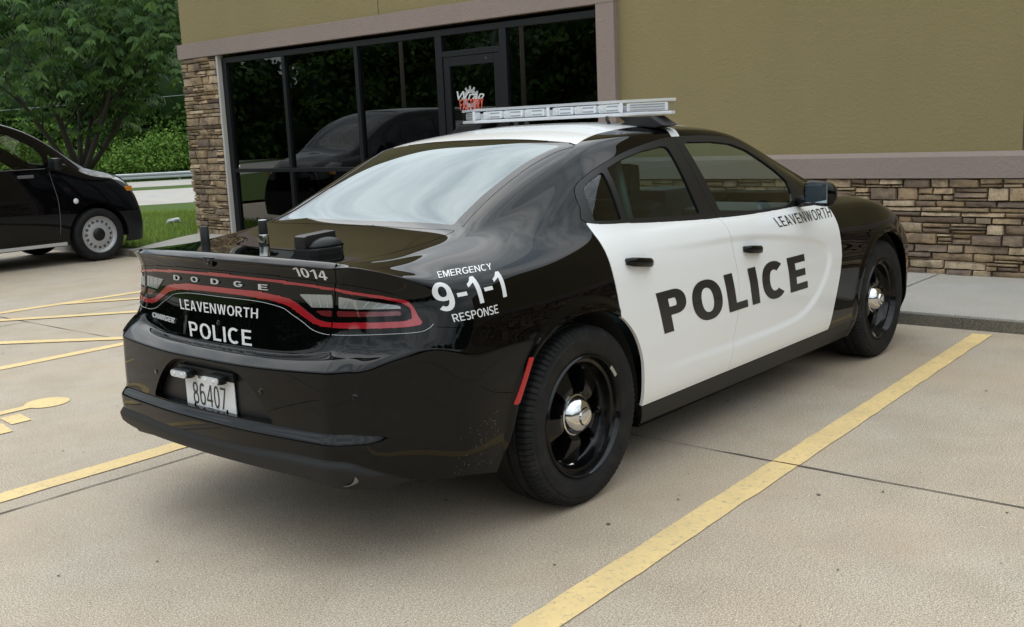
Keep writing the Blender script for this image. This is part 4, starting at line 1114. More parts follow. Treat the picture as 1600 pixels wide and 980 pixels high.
# each row: knots (x, y, z); rows run from the sill up over the shoulder to the roof centre
ROWS=[
 [(-.80,.815,.305),(-.66,.880,.300),(-.5,.895,.27),(0,.885,.215),(.5,.865,.205),(2.5,.865,.195),(3.4,.87,.20),(3.75,.78,.20)],
 [(-.80,.840,.385),(-.66,.905,.375),(-.5,.915,.36),(0,.92,.33),(.5,.918,.310),(2.4,.918,.310),(3.4,.925,.31),(3.75,.80,.31)],
 [(-.80,.855,.47),(-.66,.917,.46),(-.5,.93,.45),(0,.943,.44),(.6,.932,.43),(2.3,.930,.43),(3.05,.940,.43),(3.4,.93,.43),(3.75,.81,.43)],
 [(-.80,.862,.60),(-.66,.925,.59),(-.5,.938,.58),(0,.948,.57),(.6,.938,.57),(2.3,.936,.57),(3.05,.945,.57),(3.4,.93,.57),(3.75,.81,.57)],
 [(-.80,.867,.745),(-.66,.922,.715),(-.5,.938,.70),(0,.950,.69),(.6,.938,.685),(2.3,.936,.68),(3.05,.945,.68),(3.4,.925,.67),(3.75,.80,.66)],
 [(-.80,.863,.775),(-.66,.918,.745),(-.5,.936,.735),(0,.949,.73),(.6,.937,.725),(2.3,.934,.715),(3.05,.943,.715),(3.4,.918,.70),(3.75,.79,.69)],
 [(-.80,.855,.80),(-.66,.912,.775),(-.5,.932,.77),(0,.946,.77),(.6,.934,.765),(2.3,.930,.75),(3.05,.940,.75),(3.4,.91,.73),(3.75,.78,.72)],
 [(-.80,.822,.87),(-.66,.898,.855),(-.5,.922,.855),(0,.936,.86),(.6,.924,.86),(2.3,.920,.84),(3.05,.925,.83),(3.4,.89,.79),(3.75,.74,.77)],
 [(-.80,.800,.945),(-.66,.876,.93),(-.5,.905,.93),(0,.917,.94),(.6,.906,.95),(1.3,.90,.95),(2.3,.895,.915),(3.05,.895,.90),(3.4,.855,.85),(3.75,.70,.81)],
 [(-.80,.815,1.000),(-.66,.850,.975),(-.5,.874,.978),(-.3,.880,.985),(0,.882,1.000),(.3,.876,1.022),(.6,.872,1.022),(1.3,.868,1.008),(2.0,.862,.985),(2.4,.858,.970),(3.05,.848,.950),(3.4,.80,.885),(3.75,.64,.83)],
 [(-.80,.760,1.025),(-.66,.790,1.012),(-.5,.808,1.018),(-.3,.815,1.030),(0,.826,1.054),(.3,.838,1.082),(.6,.840,1.066),(1.3,.838,1.046),(2.0,.832,1.020),(2.4,.826,1.000),(2.75,.80,.985),(3.05,.775,.972),(3.4,.71,.91),(3.75,.56,.845)],
 [(-.80,.705,1.042),(-.66,.722,1.040),(-.5,.733,1.050),(-.3,.738,1.068),(0,.745,1.128),(.3,.757,1.222),(.6,.762,1.238),(1.3,.763,1.235),(1.75,.765,1.200),(2.0,.765,1.165),(2.25,.768,1.112),(2.5,.770,1.042),(2.75,.765,.998),(3.05,.735,.982),(3.4,.67,.922),(3.75,.50,.852)],
 [(-.80,.655,1.052),(-.66,.660,1.053),(-.5,.662,1.067),(-.3,.655,1.095),(0,.657,1.188),(.3,.665,1.312),(.5,.668,1.355),(.75,.670,1.390),(1.0,.670,1.405),(1.3,.668,1.402),(1.6,.668,1.375),(1.85,.675,1.315),(2.0,.685,1.262),(2.25,.705,1.168),(2.5,.735,1.072),(2.75,.735,1.005),(3.05,.69,.988),(3.4,.62,.93),(3.75,.44,.857)],
 [(-.80,.610,1.058),(-.66,.608,1.061),(-.5,.598,1.078),(-.3,.578,1.114),(0,.578,1.236),(.3,.587,1.354),(.43,.590,1.400),(.6,.598,1.424),(1.0,.605,1.449),(1.3,.600,1.446),(1.6,.592,1.424),(1.85,.598,1.370),(2.0,.615,1.310),(2.25,.650,1.206),(2.5,.688,1.100),(2.75,.70,1.010),(3.05,.645,.992),(3.4,.56,.938),(3.75,.37,.862)],
]
CEN=[(-.80,1.070),(-.66,1.076),(-.5,1.092),(-.4,1.106),(-.3,1.136),(0,1.262),(.3,1.388),(.43,1.430),(.6,1.464),(.75,1.481),(1.0,1.494),(1.3,1.493),(1.6,1.470),(1.85,1.413),(2.0,1.352),(2.25,1.243),(2.5,1.128),(2.75,1.030),(3.05,1.012),(3.4,.955),(3.75,.875)]
R_COR=[(-.915,.735,.305),(-.945,.755,.385),(-.955,.765,.47),(-.957,.765,.60),(-.955,.763,.722),(-.934,.757,.750),(-.905,.745,.778),(-.890,.716,.86),(-.900,.672,.970),(-.880,.748,1.030)]
# rear face, columns from the corner to the centre: rows 0..7 then the spoiler edge
R_FACE=[
 [(-1.00,.62,.322),(-1.02,.42,.336),(-1.03,.30,.340),(-1.035,.17,.342),(-1.04,0,.342)],
 [(-1.03,.63,.385),(-1.055,.42,.385),(-1.065,.30,.385),(-1.070,.17,.385),(-1.072,0,.385)],
 [(-1.04,.635,.47),(-1.065,.43,.47),(-1.078,.30,.47),(-1.084,.17,.47),(-1.086,0,.47)],
 [(-1.04,.635,.59),(-1.068,.43,.585),(-1.081,.30,.583),(-1.087,.17,.582),(-1.089,0,.582)],
 [(-1.035,.635,.713),(-1.066,.43,.706),(-1.080,.30,.703),(-1.087,.17,.702),(-1.090,0,.702)],
 [(-1.000,.625,.746),(-1.026,.43,.737),(-1.040,.30,.7345),(-1.046,.17,.7335),(-1.049,0,.7335)],
 [(-.962,.62,.775),(-.983,.43,.744),(-.998,.30,.7395),(-1.006,.17,.738),(-1.010,0,.738)],
 [(-.936,.61,.855),(-.962,.42,.85),(-.976,.30,.85),(-.984,.17,.85),(-.987,0,.85)],
 [(-.925,.612,.985),(-.950,.42,.988),(-.965,.30,.989),(-.973,.17,.99),(-.977,0,.99)],
 [(-.922,.690,1.048),(-.944,.615,1.058),(-.972,.40,1.066),(-.985,.21,1.070),(-.990,0,1.071)],
]
def build_cage():
    nS=len(XS); nj=14
    P={}
    for j,row in enumerate(ROWS):
        k=np.array(row); y=pchip(k[:,0],k[:,1],XS); z=pchip(k[:,0],k[:,2],XS)
        for i,x in enumerate(XS): P[i+1,j]=(x,y[i],z[i])
    ck=np.array(CEN); zc=pchip(ck[:,0],ck[:,1],XS)
    for i,x in enumerate(XS):
        ye=P[i+1,13][1]; ze=P[i+1,13][2]
        for j,t in ((14,.66),(15,.34),(16,0.)):
            P[i+1,j]=(x-(0.0 if x>0 else .02*(1-t*t)*(1 if x<-.6 else 0)), ye*t, zc[i]-(zc[i]-ze)*t**2.7)
    for j in range(10): P[0,j]=R_COR[j]
    # spoiler edge (column 0, rows 9..15)
    edge=R_FACE[9]
    P[0,10]=edge[0]; P[0,11]=(-.935,.655,1.054); P[0,12]=(-.944,.612,1.058); P[0,13]=(-.955,.53,1.062); P[0,14]=(-.972,.40,1.066); P[0,15]=(-.985,.21,1.070); P[0,16]=(-.990,0,1.071)
    verts=[];idx={}
    def vid(key,p):
        if key not in idx: idx[key]=len(verts); verts.append(p)
        return idx[key]
    def sv(s,i,j):
        p=P[i,j]
        if j==16: return vid(('c',i),(p[0],0,p[2]))
        return vid((s,i,j),(p[0],s*p[1],p[2]))
    faces=[];rowface=[]
    ncol=nS+1
    for s in (-1,1):
        for i in range(ncol-1):
            for j in range(16):
                f=[sv(s,i,j),sv(s,i+1,j),sv(s,i+1,j+1),sv(s,i,j+1)]
                faces.append(f if s<0 else f[::-1])
    # rear face: 7 columns between the corner and the centre to match deck rows 9..15
    tcol=[.0]  # interpolation of face rows across 7 columns
    def rear(s,k,j):  # k=0 corner .. 7 centre
        if j==9: return sv(s,0,9+k)
        if k==0: return sv(s,0,j)
        pts=[R_COR[j]]+R_FACE[j]
        ys=[p[1] for p in pts][::-1]; xs_=[p[0] for p in pts][::-1]; zs=[p[2] for p in pts][::-1]
        yt=[None,.69,.645,.595,.52,.385,.205,0][k]
        c=R_COR[j][1]
        if k<=3: yt=c+(.60-c)*k/3.
        x=float(pchip(ys,xs_,[yt])[0]); z=float(pchip(ys,zs,[yt])[0])
        if k==7: return vid(('rc',j),(x,0,z))
        return vid((s,'r',k,j),(x,s*yt,z))
    for s in (-1,1):
        for k in range(7):
            for j in range(9):
                f=[rear(s,k,j),rear(s,k,j+1),rear(s,k+1,j+1),rear(s,k+1,j)]
                faces.append(f if s<0 else f[::-1])
    # front face
    nz=ncol-1
    def front(s,k,j):
        if j==9: return sv(s,nz,9+k)
        if k==0: return sv(s,nz,j)
        p0=P[nz,j]; top=P[nz,9+k]; t=k/7.
        yt=P[nz,9+k][1]/P[nz,9][1]*p0[1]
        bul=.20*(1-(yt/p0[1])**2)
        x=p0[0]+bul*(1.0 if j<7 else (.75 if j<8 else .4)); z=p0[2]+(top[2]-P[nz,9][2])*(j/9.)**3
        if k==7: return vid(('fc',j),(x,0,z))
        return vid((s,'f',k,j),(x,s*yt,z))
    for s in (-1,1):
        for k in range(7):
            for j in range(9):
                f=[front(s,k,j),front(s,k+1,j),front(s,k+1,j+1),front(s,k,j+1)]
                faces.append(f if s<0 else f[::-1])
    creases=[]
    for s in (-1,1):
        for k in range(7):
            creases += [(rear(s,k,9),rear(s,k+1,9),.45),(rear(s,k,4),rear(s,k+1,4),.6),(rear(s,k,5),rear(s,k+1,5),.25),(rear(s,k,6),rear(s,k+1,6),.45 if k>=3 else 0.)]
        creases.append((sv(s,0,4),sv(s,1,4),.40))
        creases.append((sv(s,0,9),sv(s,1,9),.45))
    return np.array(verts,float),faces,creases

cv, cf, cc = build_cage()
VB, FB = subdivide(cv, cf, cc, 4)
# ---- features pressed into the smooth skin
NB = vert_normals(VB, FB)
ax, ay, az_ = VB[:, 0], np.abs(VB[:, 1]), VB[:, 2]
def sstep(a, b, x):
    t = np.clip((x - a) / (b - a), 0, 1); return t * t * (3 - 2 * t)
SC = smooth_poly([(.35, .955), (.9, .948), (1.36, .932), (1.87, .872), (2.16, .815), (2.262, .745), (2.255, .66), (2.15, .54), (1.96, .44), (1.69, .412), (1.2, .408), (.8, .418), (.5, .43), (.30, .60), (.26, .80)], 4)
side = (ay > .80) & (az_ < 1.0)
d_in = np.where(side, -sdf(SC, VB[:, [0, 2]]), -1.)
fade = sstep(.55, 1.7, ax) * .75 + sstep(.25, .8, ax) * .25
dep = .012 * sstep(0., .034, d_in) * fade
lip = np.zeros(len(VB))
for cx, R_ in ((-.02, .418), (3.052, .405)):
    r = np.hypot(ax - cx, az_ - .36); lip += .007 * sstep(R_ + .055, R_ + .030, r) * (ay > .7) * (sstep(.27, .16, ax) if cx < 1 else 1.)
VB = VB + NB * (lip - dep)[:, None]
# rolled edge of the spoiler
ed = np.interp(ay, [0, .21, .40, .53, .615, .69, .75], [-.990, -.985, -.972, -.955, -.944, -.920, -.88])
roll = np.where((az_ > 1.0) & (ax < -.80) & (ay < .74), np.where((ax - ed > .004) & (az_ > 1.045), np.clip(1 - (ax - ed) / .030, 0, 1) ** 2, sstep(1.042, 1.060, az_)), 0.) * sstep(.70, .56, ay)
VB[:, 2] -= .013 * roll
NB = vert_normals(VB, FB)
bvh = BVHTree.FromPolygons(VB.tolist(), [tuple(map(int, q)) for q in FB])
def on_side(p):
    h = bvh.ray_cast(Vector((p[0], -3, p[2])), Vector((0, 1, 0))); return np.array(h[0]), np.array(h[1])
def on_rear(p):
    h = bvh.ray_cast(Vector((-4, p[1], p[2])), Vector((1, 0, 0))); return np.array(h[0]), np.array(h[1])
def on_top(x, y):
    h = bvh.ray_cast(Vector((x, y, 4)), Vector((0, 0, -1))); return np.array(h[0]), np.array(h[1])
half = [tuple(int(i) for i in q) for q in FB if VB[q, 1].max() < 1e-6]
S = PM(VB, NB, half).compact()
BIG = 5.
def only(cond, f): return np.where(cond, f, BIG)

car = empty('police_car', (0, 0, 0), 'black and white police sedan with a light bar parked at the centre', 'police car')
def pair(name, pm, material, parent, **k):
    a = emit(name, pm, material, parent, **k); b = emit(name, pm.mirror(), material, parent, **k); return a, b
def both(name, pm, material, parent, **k): return emit(name, pm + pm.mirror(), material, parent, **k)

# wheel openings
AR = smooth_poly([(-.525, .22), (-.500, .30), (-.462, .40), (-.425, .52), (-.372, .625), (-.295, .70), (-.20, .745), (-.10, .766), (0, .770), (.09, .762), (.174, .738), (.25, .697), (.315, .637), (.358, .57), (.384, .50), (.393, .42), (.398, .30), (.400, .15), (-.55, .12)], 3)
_, S = S.cut(only(S.y() > .6, sdf(AR, S.xz())))
AF = [(3.052 + .408 * math.cos(t), .358 + .408 * math.sin(t)) for t in np.linspace(-.3, math.pi + .3, 40)] + [(2.60, .1), (3.5, .1)]
_, S = S.cut(only(S.y() > .6, sdf(AF, S.xz())))
# side windows with their black surround
DLO = smooth_poly([(.200, 1.196), (.186, 1.150), (.176, 1.096), (.45, 1.070), (.72, 1.050), (1.14, 1.026), (1.56, 1.012), (1.97, 1.008), (2.10, 1.010), (2.19, 1.040), (2.196, 1.087), (2.109, 1.153), (2.005, 1.214), (1.921, 1.268), (1.808, 1.323), (1.70, 1.363), (1.563, 1.391), (1.40, 1.404), (1.242, 1.408), (1.08, 1.408), (.972, 1.402), (.797, 1.381), (.633, 1.353), (.49, 1.320), (.381, 1.292), (.299, 1.265), (.232, 1.234)], 3)
dlo, S = S.cut(only(S.y() > .5, sdf(DLO, S.xz())))
# doors
BELT = [(.05, 1.105), (.172, 1.096), (.45, 1.070), (.72, 1.050), (1.14, 1.026), (1.56, 1.012), (1.97, 1.008), (2.11, 1.004), (2.25, .996), (2.45, .980)]
REAR = [(.28, .20), (.60, .20), (.70, .213), (.73, .214), (.916, .193), (1.02, .186), (1.10, .172)]
FRONT = [(.25, 2.255), (.32, 2.278), (.51, 2.350), (.63, 2.388), (.753, 2.408), (.826, 2.403), (.93, 2.398), (1.0, 2.388)]
GAP = [(.25, 1.115), (.303, 1.130), (.423, 1.168), (.52, 1.202), (.598, 1.222), (.72, 1.229), (.859, 1.206), (.935, 1.194), (.981, 1.183), (1.02, 1.166), (1.10, 1.135), (1.393, 1.074)]
X, Z = S.x(), S.z()
fd = np.maximum(np.maximum(interp(REAR, Z) - X, X - interp(FRONT, Z)), np.maximum(.303 - Z, Z - interp(BELT, X)))
doors, S = S.cut(only(S.y() > .7, fd))
dR, dF = doors.cut(doors.x() - interp(GAP, doors.z()))
rocker, S = S.cut(only(S.y() > .6, np.maximum(np.maximum(.33 - S.x(), S.x() - 2.62), S.z() - .300)))
# roof, glass, hood
RG = smooth_poly([(-.352, -.45), (-.352, -.2), (-.352, -.06), (-.351, .08), (-.345, .25), (-.334, .42), (-.311, .568), (-.20, .548), (-.056, .530), (.10, .526), (.203, .530), (.33, .556), (.433, .584), (.437, .41), (.440, .082), (.440, -.06), (.440, -.2), (.440, -.45)], 3)
rg, S = S.cut(only(S.z() > 1.0, sdf(RG, S.xy())))
WS = [(1.815, -.06), (1.81, .10), (1.795, .35), (1.745, .548), (2.0, .585), (2.3, .635), (2.60, .675), (2.68, .4), (2.72, .1), (2.72, -.06)]
ws, S = S.cut(only(S.z() > .95, sdf(WS, S.xy())))
RW = [(.441, -.06), (.438, .41), (.436, .587), (.638, .553), (.885, .533), (1.2, .530), (1.55, .535), (1.738, .546), (1.792, .35), (1.808, .10), (1.81, -.06)]
rw, S = S.cut(only(S.z() > 1.3, sdf(RW, S.xy())))
HD = [(2.76, -.06), (2.755, .1), (2.72, .4), (2.63, .735), (3.0, .735), (3.4, .66), (3.72, .46), (3.83, .25), (3.86, -.06)]
hd, S = S.cut(only((S.z() > .8) & (S.x() > 2.5), sdf(HD, S.xy())))
# trunk lid
LIDX = [(-1.0, .617), (-.942, .617), (-.866, .592), (-.72, .580), (-.509, .583), (-.365, .577), (-.30, .575)]
LIDZ = [(.70, .47), (.735, .505), (.77, .540), (.80, .560), (.822, .573), (.88, .580), (.97, .588), (1.03, .602), (1.062, .617)]
LIDB = [(0, .7405), (.30, .742), (.43, .7465), (.50, .757), (.56, .779), (.65, .80)]
RGB = [(0, -.3535), (.25, -.347), (.42, -.336), (.57, -.313), (.65, -.31)]
X, Y, Z = S.x(), S.y(), S.z()
top = (Z > 1.035) & (X > -.935)
fl = np.where(top, np.maximum(Y - interp(LIDX, X), X - interp(RGB, Y) + .012), np.maximum(Y - interp(LIDZ, Z), interp(LIDB, Y) - Z))
lid, S = S.cut(only((X < -.2) & (Z > .70), fl))
# rear bumper, its lip and the valance
BZ = [(0, .7405), (.30, .742), (.43, .7465), (.50, .757), (.53, .800), (.575, .8185), (.60, .819), (.66, .8215), (.76, .8245), (.83, .829), (.86, .842)]
BX = [(-.80, .848), (-.766, .842), (-.665, .824), (-.50, .797), (-.313, .757), (-.24, .735)]
def bump_top(pm):
    w_ = sstep(-.82, -.74, pm.x()); return interp(BZ, pm.y()) * (1 - w_) + interp(BX, pm.x()) * w_
bmp, S = S.cut(only(S.x() < -.1, S.z() - bump_top(S)))
CRS = .507
VAL = [(0, .420), (.27, .422), (.465, .428), (.60, .427), (.66, .424), (.72, .405), (.765, .365), (.80, .322), (.83, .285), (.9, .2)]
val, bmp = bmp.cut(np.maximum(bmp.z() - interp(VAL, bmp.y()), bmp.x() + .62))
REC = smooth_poly([(-.4, .688), (-.1, .688), (.10, .688), (.185, .680), (.24, .656), (.285, .622), (.325, .582), (.358, .54), (.372, .518), (.374, .509), (.36, .509), (-.1, .509), (-.4, .509)], 2)
rec, bmp = bmp.cut(only(bmp.x() < -.95, sdf(REC, bmp.yz())))
low, up = bmp.cut(np.maximum(bmp.z() - interp([(0, CRS), (.70, CRS), (.77, .500), (.81, .46), (.835, .38), (.85, .25), (.86, .1)], bmp.y()), bmp.x() + .62))
# tail lamps
BEZ = [(-.06, 1.016), (.126, 1.014), (.30, 1.010), (.44, 1.004), (.592, .995), (.661, .988), (.722, .973), (.775, .953), (.812, .934), (.838, .908), (.858, .868), (.862, .850), (.856, .836), (.837, .828), (.758, .826), (.66, .823), (.573, .8205), (.535, .822), (.487, .832), (.436, .857), (.384, .879), (.337, .898), (.231, .911), (.115, .914), (-.06, .914)]
RING = [(-.06, 1.005), (0, 1.005), (.30, .999), (.45, .991), (.59, .981), (.67, .967), (.745, .951), (.797, .934), (.812, .912), (.828, .880), (.842, .857), (.839, .848), (.81, .844), (.694, .843), (.576, .842), (.533, .842), (.485, .853), (.435, .874), (.384, .899), (.334, .911), (.25, .921), (.115, .926), (-.06, .927),
        (-.06, .953), (.116, .952), (.25, .949), (.334, .940), (.378, .934), (.410, .922), (.46, .895), (.508, .871), (.542, .865), (.574, .864), (.656, .866), (.80, .867), (.815, .872), (.805, .905), (.782, .925), (.717, .944), (.65, .957), (.585, .968), (.45, .976), (.29, .984), (-.06, .990)]
S0 = PM(VB, NB, half).compact(); _, S0 = S0.cut(S0.x() + .60); 
S0 = PM(VB, NB, [q for q in half if VB[list(q), 0].max() < -.6 and VB[list(q), 2].min() > .78]).compact()
def rear_cut(poly): return S0.cut(sdf(poly, S0.yz()))[0]
bez = rear_cut(BEZ); ring = bez.cut(sdf(RING, bez.yz()))[0]
SEAM = lambda pm: pm.y() - interp(LIDZ, pm.z())

# ---- emit body parts
shell = both('body_shell', S, M['black'], car, gap=.002, flange=.018)
lid_o = both('trunk_lid', lid, M['black'], car, gap=.002, flange=.02)
both('roof_panel', rw, M['white'], car, gap=.001, flange=.004)
rgb_, rg = rg.cut(-sdf(RG, rg.xy()) - .045)
both('window_border', rgb_.offset(-.0015), M['gloss'], car, flange=.004)
rgo = both('rear_window', rg.offset(-.0015), M['rear_glass'], car, flange=.006)
wso = both('windshield', ws.offset(-.004), M['clear_glass'], car, flange=.006)
both('hood', hd, M['black'], car, gap=.002)
ub = both('rear_bumper', up, M['black'], car, gap=.0, flange=.03)
lipd = lambda pm: .027 * sstep(.83, .62, pm.y())
# the crease under the plate is a ledge that faces the sky
lw = low.offset(lipd(low) * np.clip((CRS - low.z()) / .031, 0, 1)); lw.N = lw.N.copy(); bd_ = np.clip(1 - np.abs((CRS - .015 - low.z()) / .016), 0, 1) ** .35 * sstep(.83, .70, low.y())
lw.N[:, 2] += bd_ * .85; lw.N /= np.linalg.norm(lw.N, axis=1)[:, None]
both('bumper_lip', lw, M['black'], ub, flange=.035)
vt = interp(VAL, val.y()) - val.z(); vl = val.offset(lipd(val) + .020 * sstep(.84, .72, val.y()) * np.clip(vt / .018, 0, 1) - .026 * np.clip((.385 - val.z()) / .05, 0, 1)); vl.N = vl.N.copy(); vl.N[:, 2] += np.clip(1 - np.abs((vt - .009) / .0125), 0, 1) ** .5 * .55; vl.N /= np.linalg.norm(vl.N, axis=1)[:, None]
both('rear_valance', vl, M['matte'], ub, flange=.05)
both('plate_recess', rec.offset(-.032), M['satin'], ub, flange=.0)
for a, b in pair('rocker_panel', rocker, M['satin'], car, flange=.03), : pass
both('rear_lamp_bar', bez.cut(SEAM(bez))[0].offset(.003), M['gloss'], lid_o, flange=.006, gap=.003)
both('red_light_bar', ring.cut(SEAM(ring))[0].offset(.0065), M['red_lens'], lid_o, flange=.006, gap=.003)
WL1 = [(.425, .950), (.574, .955), (.577, .911), (.482, .907)]; WL2 = [(.602, .950), (.717, .931), (.780, .916), (.786, .906), (.602, .910)]
RS1 = [(.497, .897), (.573, .901), (.573, .880), (.530, .882)]; RS2 = [(.594, .902), (.785, .898), (.790, .884), (.597, .883)]
for nm, pl, mt in (('reverse_lens', WL1, 'clear_lens'), ('dark_red_strip', RS1, 'red_dark')):
    pair(nm, rear_cut(pl).offset(.0065), M[mt], lid_o, flange=.004)
for mir in (False, True):
    f = (lambda p: p.mirror()) if mir else (lambda p: p)
    tl = emit('tail_lamp', f(bez.cut(SEAM(bez))[1].offset(.003)), M['gloss'], car, flange=.008, gap=.002)
    emit('red_lens', f(ring.cut(SEAM(ring))[1].offset(.0065)), M['red_lens'], tl, flange=.006, gap=.002)
    emit('reverse_lens', f(rear_cut(WL2).offset(.0065)), M['clear_lens'], tl, flange=.004)
    emit('dark_red_strip', f(rear_cut(RS2).offset(.0065)), M['red_dark'], tl, flange=.004)
M['edge'] = mat('bezel_edge_grey', (.13, .13, .135), .35)
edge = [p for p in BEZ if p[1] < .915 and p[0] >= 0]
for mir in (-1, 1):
    def edge_line(name, pts, parent):  # pale tube added along the bezel edge in place of its highlight
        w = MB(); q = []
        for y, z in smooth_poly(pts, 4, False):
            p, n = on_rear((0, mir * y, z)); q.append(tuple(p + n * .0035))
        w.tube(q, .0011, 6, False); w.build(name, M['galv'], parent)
    edge_line('bezel_edge_glint', [(.002, .9135)] + [p for p in edge[::-1] if p[0] < .56] + [(.568, .8205)], lid_o)
    edge_line('bezel_edge_glint', [(.578, .8205)] + [p for p in edge[::-1] if p[0] > .6 and p[1] < .86], car)
seal = [tuple(p) for p in RG if p[1] > .5 and p[0] > -.30]
for mir in (-1, 1):
    w = MB(); q = []
    for x, y in seal:
        p, n = on_top(x, mir * y); q.append(tuple(p + n * .0005))
    w.tube(q, .0018, 6, False); w.build('window_seal', M['edge'], car)
    # ribs moulded into the reversing lamps
    for (ya, za), (yb, zb), par in (((.700, .933), (.684, .912), 'q'), ((.728, .928), (.712, .911), 'q'), ((.754, .922), (.738, .910), 'q'), ((.640, .943), (.624, .912), 'q'), ((.470, .951), (.484, .910), 'l'), ((.515, .953), (.525, .910), 'l'), ((.550, .954), (.556, .911), 'l')):
        w = MB(); q = []
        for t in np.linspace(0, 1, 5):
            p, n = on_rear((0, mir * (ya + (yb - ya) * t), za + (zb - za) * t)); q.append(tuple(p + n * .0068))
        w.tube(q, .0012, 6, False); w.build('lens_rib', M['galv'], car if par == 'q' else lid_o)
M['strobe'] = mat('strobe_lens_clear', (.55, .57, .58), .2, .2, coat=1.)
# ---- doors, frames, glass
QG = [(.266, 1.226), (.256, 1.214), (.224, 1.098), (.399, 1.087), (.426, 1.275), (.418, 1.280), (.315, 1.250)]
RGL = [(.470, 1.294), (.433, 1.088), (.70, 1.073), (1.028, 1.056), (.992, 1.335), (.982, 1.363), (.939, 1.367), (.772, 1.353), (.606, 1.326)]
FGL = [(1.140, 1.372), (1.214, 1.048), (1.55, 1.027), (1.903, 1.017), (2.010, 1.040), (2.035, 1.075), (2.040, 1.139), (1.96, 1.205), (1.881, 1.251), (1.745, 1.317), (1.592, 1.354), (1.407, 1.371), (1.18, 1.378)]
glass_f = lambda pm, pl: pm.cut(only(pm.y() > .5, sdf(pl, pm.xz())))
qg, dlo = glass_f(dlo, QG); rgl, dlo = glass_f(dlo, RGL); fgl, dlo = glass_f(dlo, FGL)
frR, frF = dlo.cut(dlo.x() - interp(GAP, dlo.z()))
HR = ((.298, .930), (.478, .905)); HF = ((1.300, .864), (1.466, .846))
def handle(mb, a, b, sgn):
    y0 = on_side(((a[0] + b[0]) / 2, 0, (a[1] + b[1]) / 2))[0][1]
    pts = []
    for t in np.linspace(0, 1, 7):
        pts.append((a[0] + (b[0] - a[0]) * t, -sgn * (abs(y0) + .010 + .018 * math.sin(math.pi * t) ** .5), a[1] + (b[1] - a[1]) * t))
    pts = [Vector(p) for p in pts]
    rings = []
    for i, p in enumerate(pts):
        h_ = .021 if 0 < i < 6 else .015; d_ = .012
        ring = [mb.bm.verts.new((p.x, p.y + sgn * -d_ * cy, p.z + h_ * cz)) for cy, cz in ((1, -.5), (1, .5), (.6, .9), (-.6, .9), (-1, .5), (-1, -.5), (-.6, -.9), (.6, -.9))]
        rings.append(ring)
    for i in range(6):
        for k in range(8): mb.bm.faces.new((rings[i][k], rings[i][(k + 1) % 8], rings[i + 1][(k + 1) % 8], rings[i + 1][k]))
    mb.bm.faces.new(rings[0][::-1]); mb.bm.faces.new(rings[-1])
    bmesh.ops.recalc_face_normals(mb.bm, faces=mb.bm.faces[:])
    for f in mb.bm.faces: f.smooth = True
DPOL = [(.491, -.935, .772), (.552, -.939, .589), (1.990, -.936, .581), (1.957, -.929, .765)]
doors_o = {}
for mir in (False, True):
    f = (lambda p: p.mirror()) if mir else (lambda p: p); sg = -1 if mir else 1
    r = emit('rear_door', f(dR), M['white'], car, gap=.0016, flange=.014); fr_ = emit('front_door', f(dF), M['white'], car, gap=.0016, flange=.014)
    doors_o[mir] = (r, fr_)
    emit('window_frame', f(frR.offset(.0015)), M['satin'], r, gap=.001, flange=.014); emit('window_frame', f(frF.offset(.0015)), M['satin'], fr_, gap=.001, flange=.014)
    emit('quarter_glass', f(qg.offset(-.006)), M['side_glass'], r, flange=.004); emit('window', f(rgl.offset(-.006)), M['side_glass'], r, flange=.004); emit('window', f(fgl.offset(-.006)), M['front_glass'], fr_, flange=.004)
    for pr, (a, b) in ((r, HR), (fr_, HF)):
        w = MB(); handle(w, a, b, sg); w.build('door_handle', M['gloss'], pr)
        rc = PM(VB, NB, half).cut(only((np.abs(VB[:, 1]) > .8), sdf([((a[0] + b[0]) / 2 + .072 * math.cos(t), (a[1] + b[1]) / 2 - .022 + .040 * math.sin(t)) for t in np.arange(24) * math.pi / 12], VB[:, [0, 2]])))[0]
# ---- lettering
M['silver'] = mat('silver_plastic', (.55, .55, .56), .3, .4)
def letters(name, s, q, m_, parent, proj, **k): return decal(name, s, q, M[m_], parent, proj, **k)
r, f_ = doors_o[False]
# the word spans both doors: cut it at the gap
def door_word(s, q, weight, lift):
    whole = decal('door_lettering', s, q, M['letter_black'], None, on_side, lift, weight, .135, cuts=(40, 8))
    me = whole.data; bm = bmesh.new(); bm.from_mesh(me); bpy.data.objects.remove(whole)
    for parent, sign in ((r, -1), (f_, 1)):
        b2 = bm.copy()
        rm = [fc for fc in b2.faces if sign * (fc.calc_center_median().x - float(interp(GAP, np.array([fc.calc_center_median().z]))[0])) < 0]
        bmesh.ops.delete(b2, geom=rm, context='FACES')
        m2 = bpy.data.meshes.new('door_lettering'); b2.to_mesh(m2); b2.free(); m2.shade_smooth()
        if len(m2.polygons): link('door_lettering', m2, M['letter_black'], parent)
    bm.free()
door_word('POLICE', DPOL, .235, .0012)
letters('door_name', 'LEAVENWORTH', [(1.672, -.879, .978), (1.704, -.901, .929), (2.365, -.892, .920), (2.394, -.855, .974)], 'letter_black', f_, on_side, lift=.0012, weight=.15, gap=.16, cuts=(30, 4))
letters('trunk_name', 'LEAVENWORTH', [(-.97, .300, .884), (-.97, .286, .846), (-.98, -.213, .851), (-.98, -.213, .886)], 'letter_white', lid_o, on_rear, weight=.155, gap=.15)
letters('trunk_lettering', 'POLICE', [(-.99, .222, .805), (-1, .200, .751), (-1, -.190, .752), (-.99, -.180, .806)], 'letter_white', lid_o, on_rear, weight=.165, gap=.16)
letters('unit_number', '1014', [(-.965, -.410, 1.046), (-.955, -.414, 1.013), (-.935, -.560, 1.003), (-.94, -.560, 1.036)], 'letter_white', lid_o, on_rear, weight=.16, gap=.13, cuts=(10, 6))
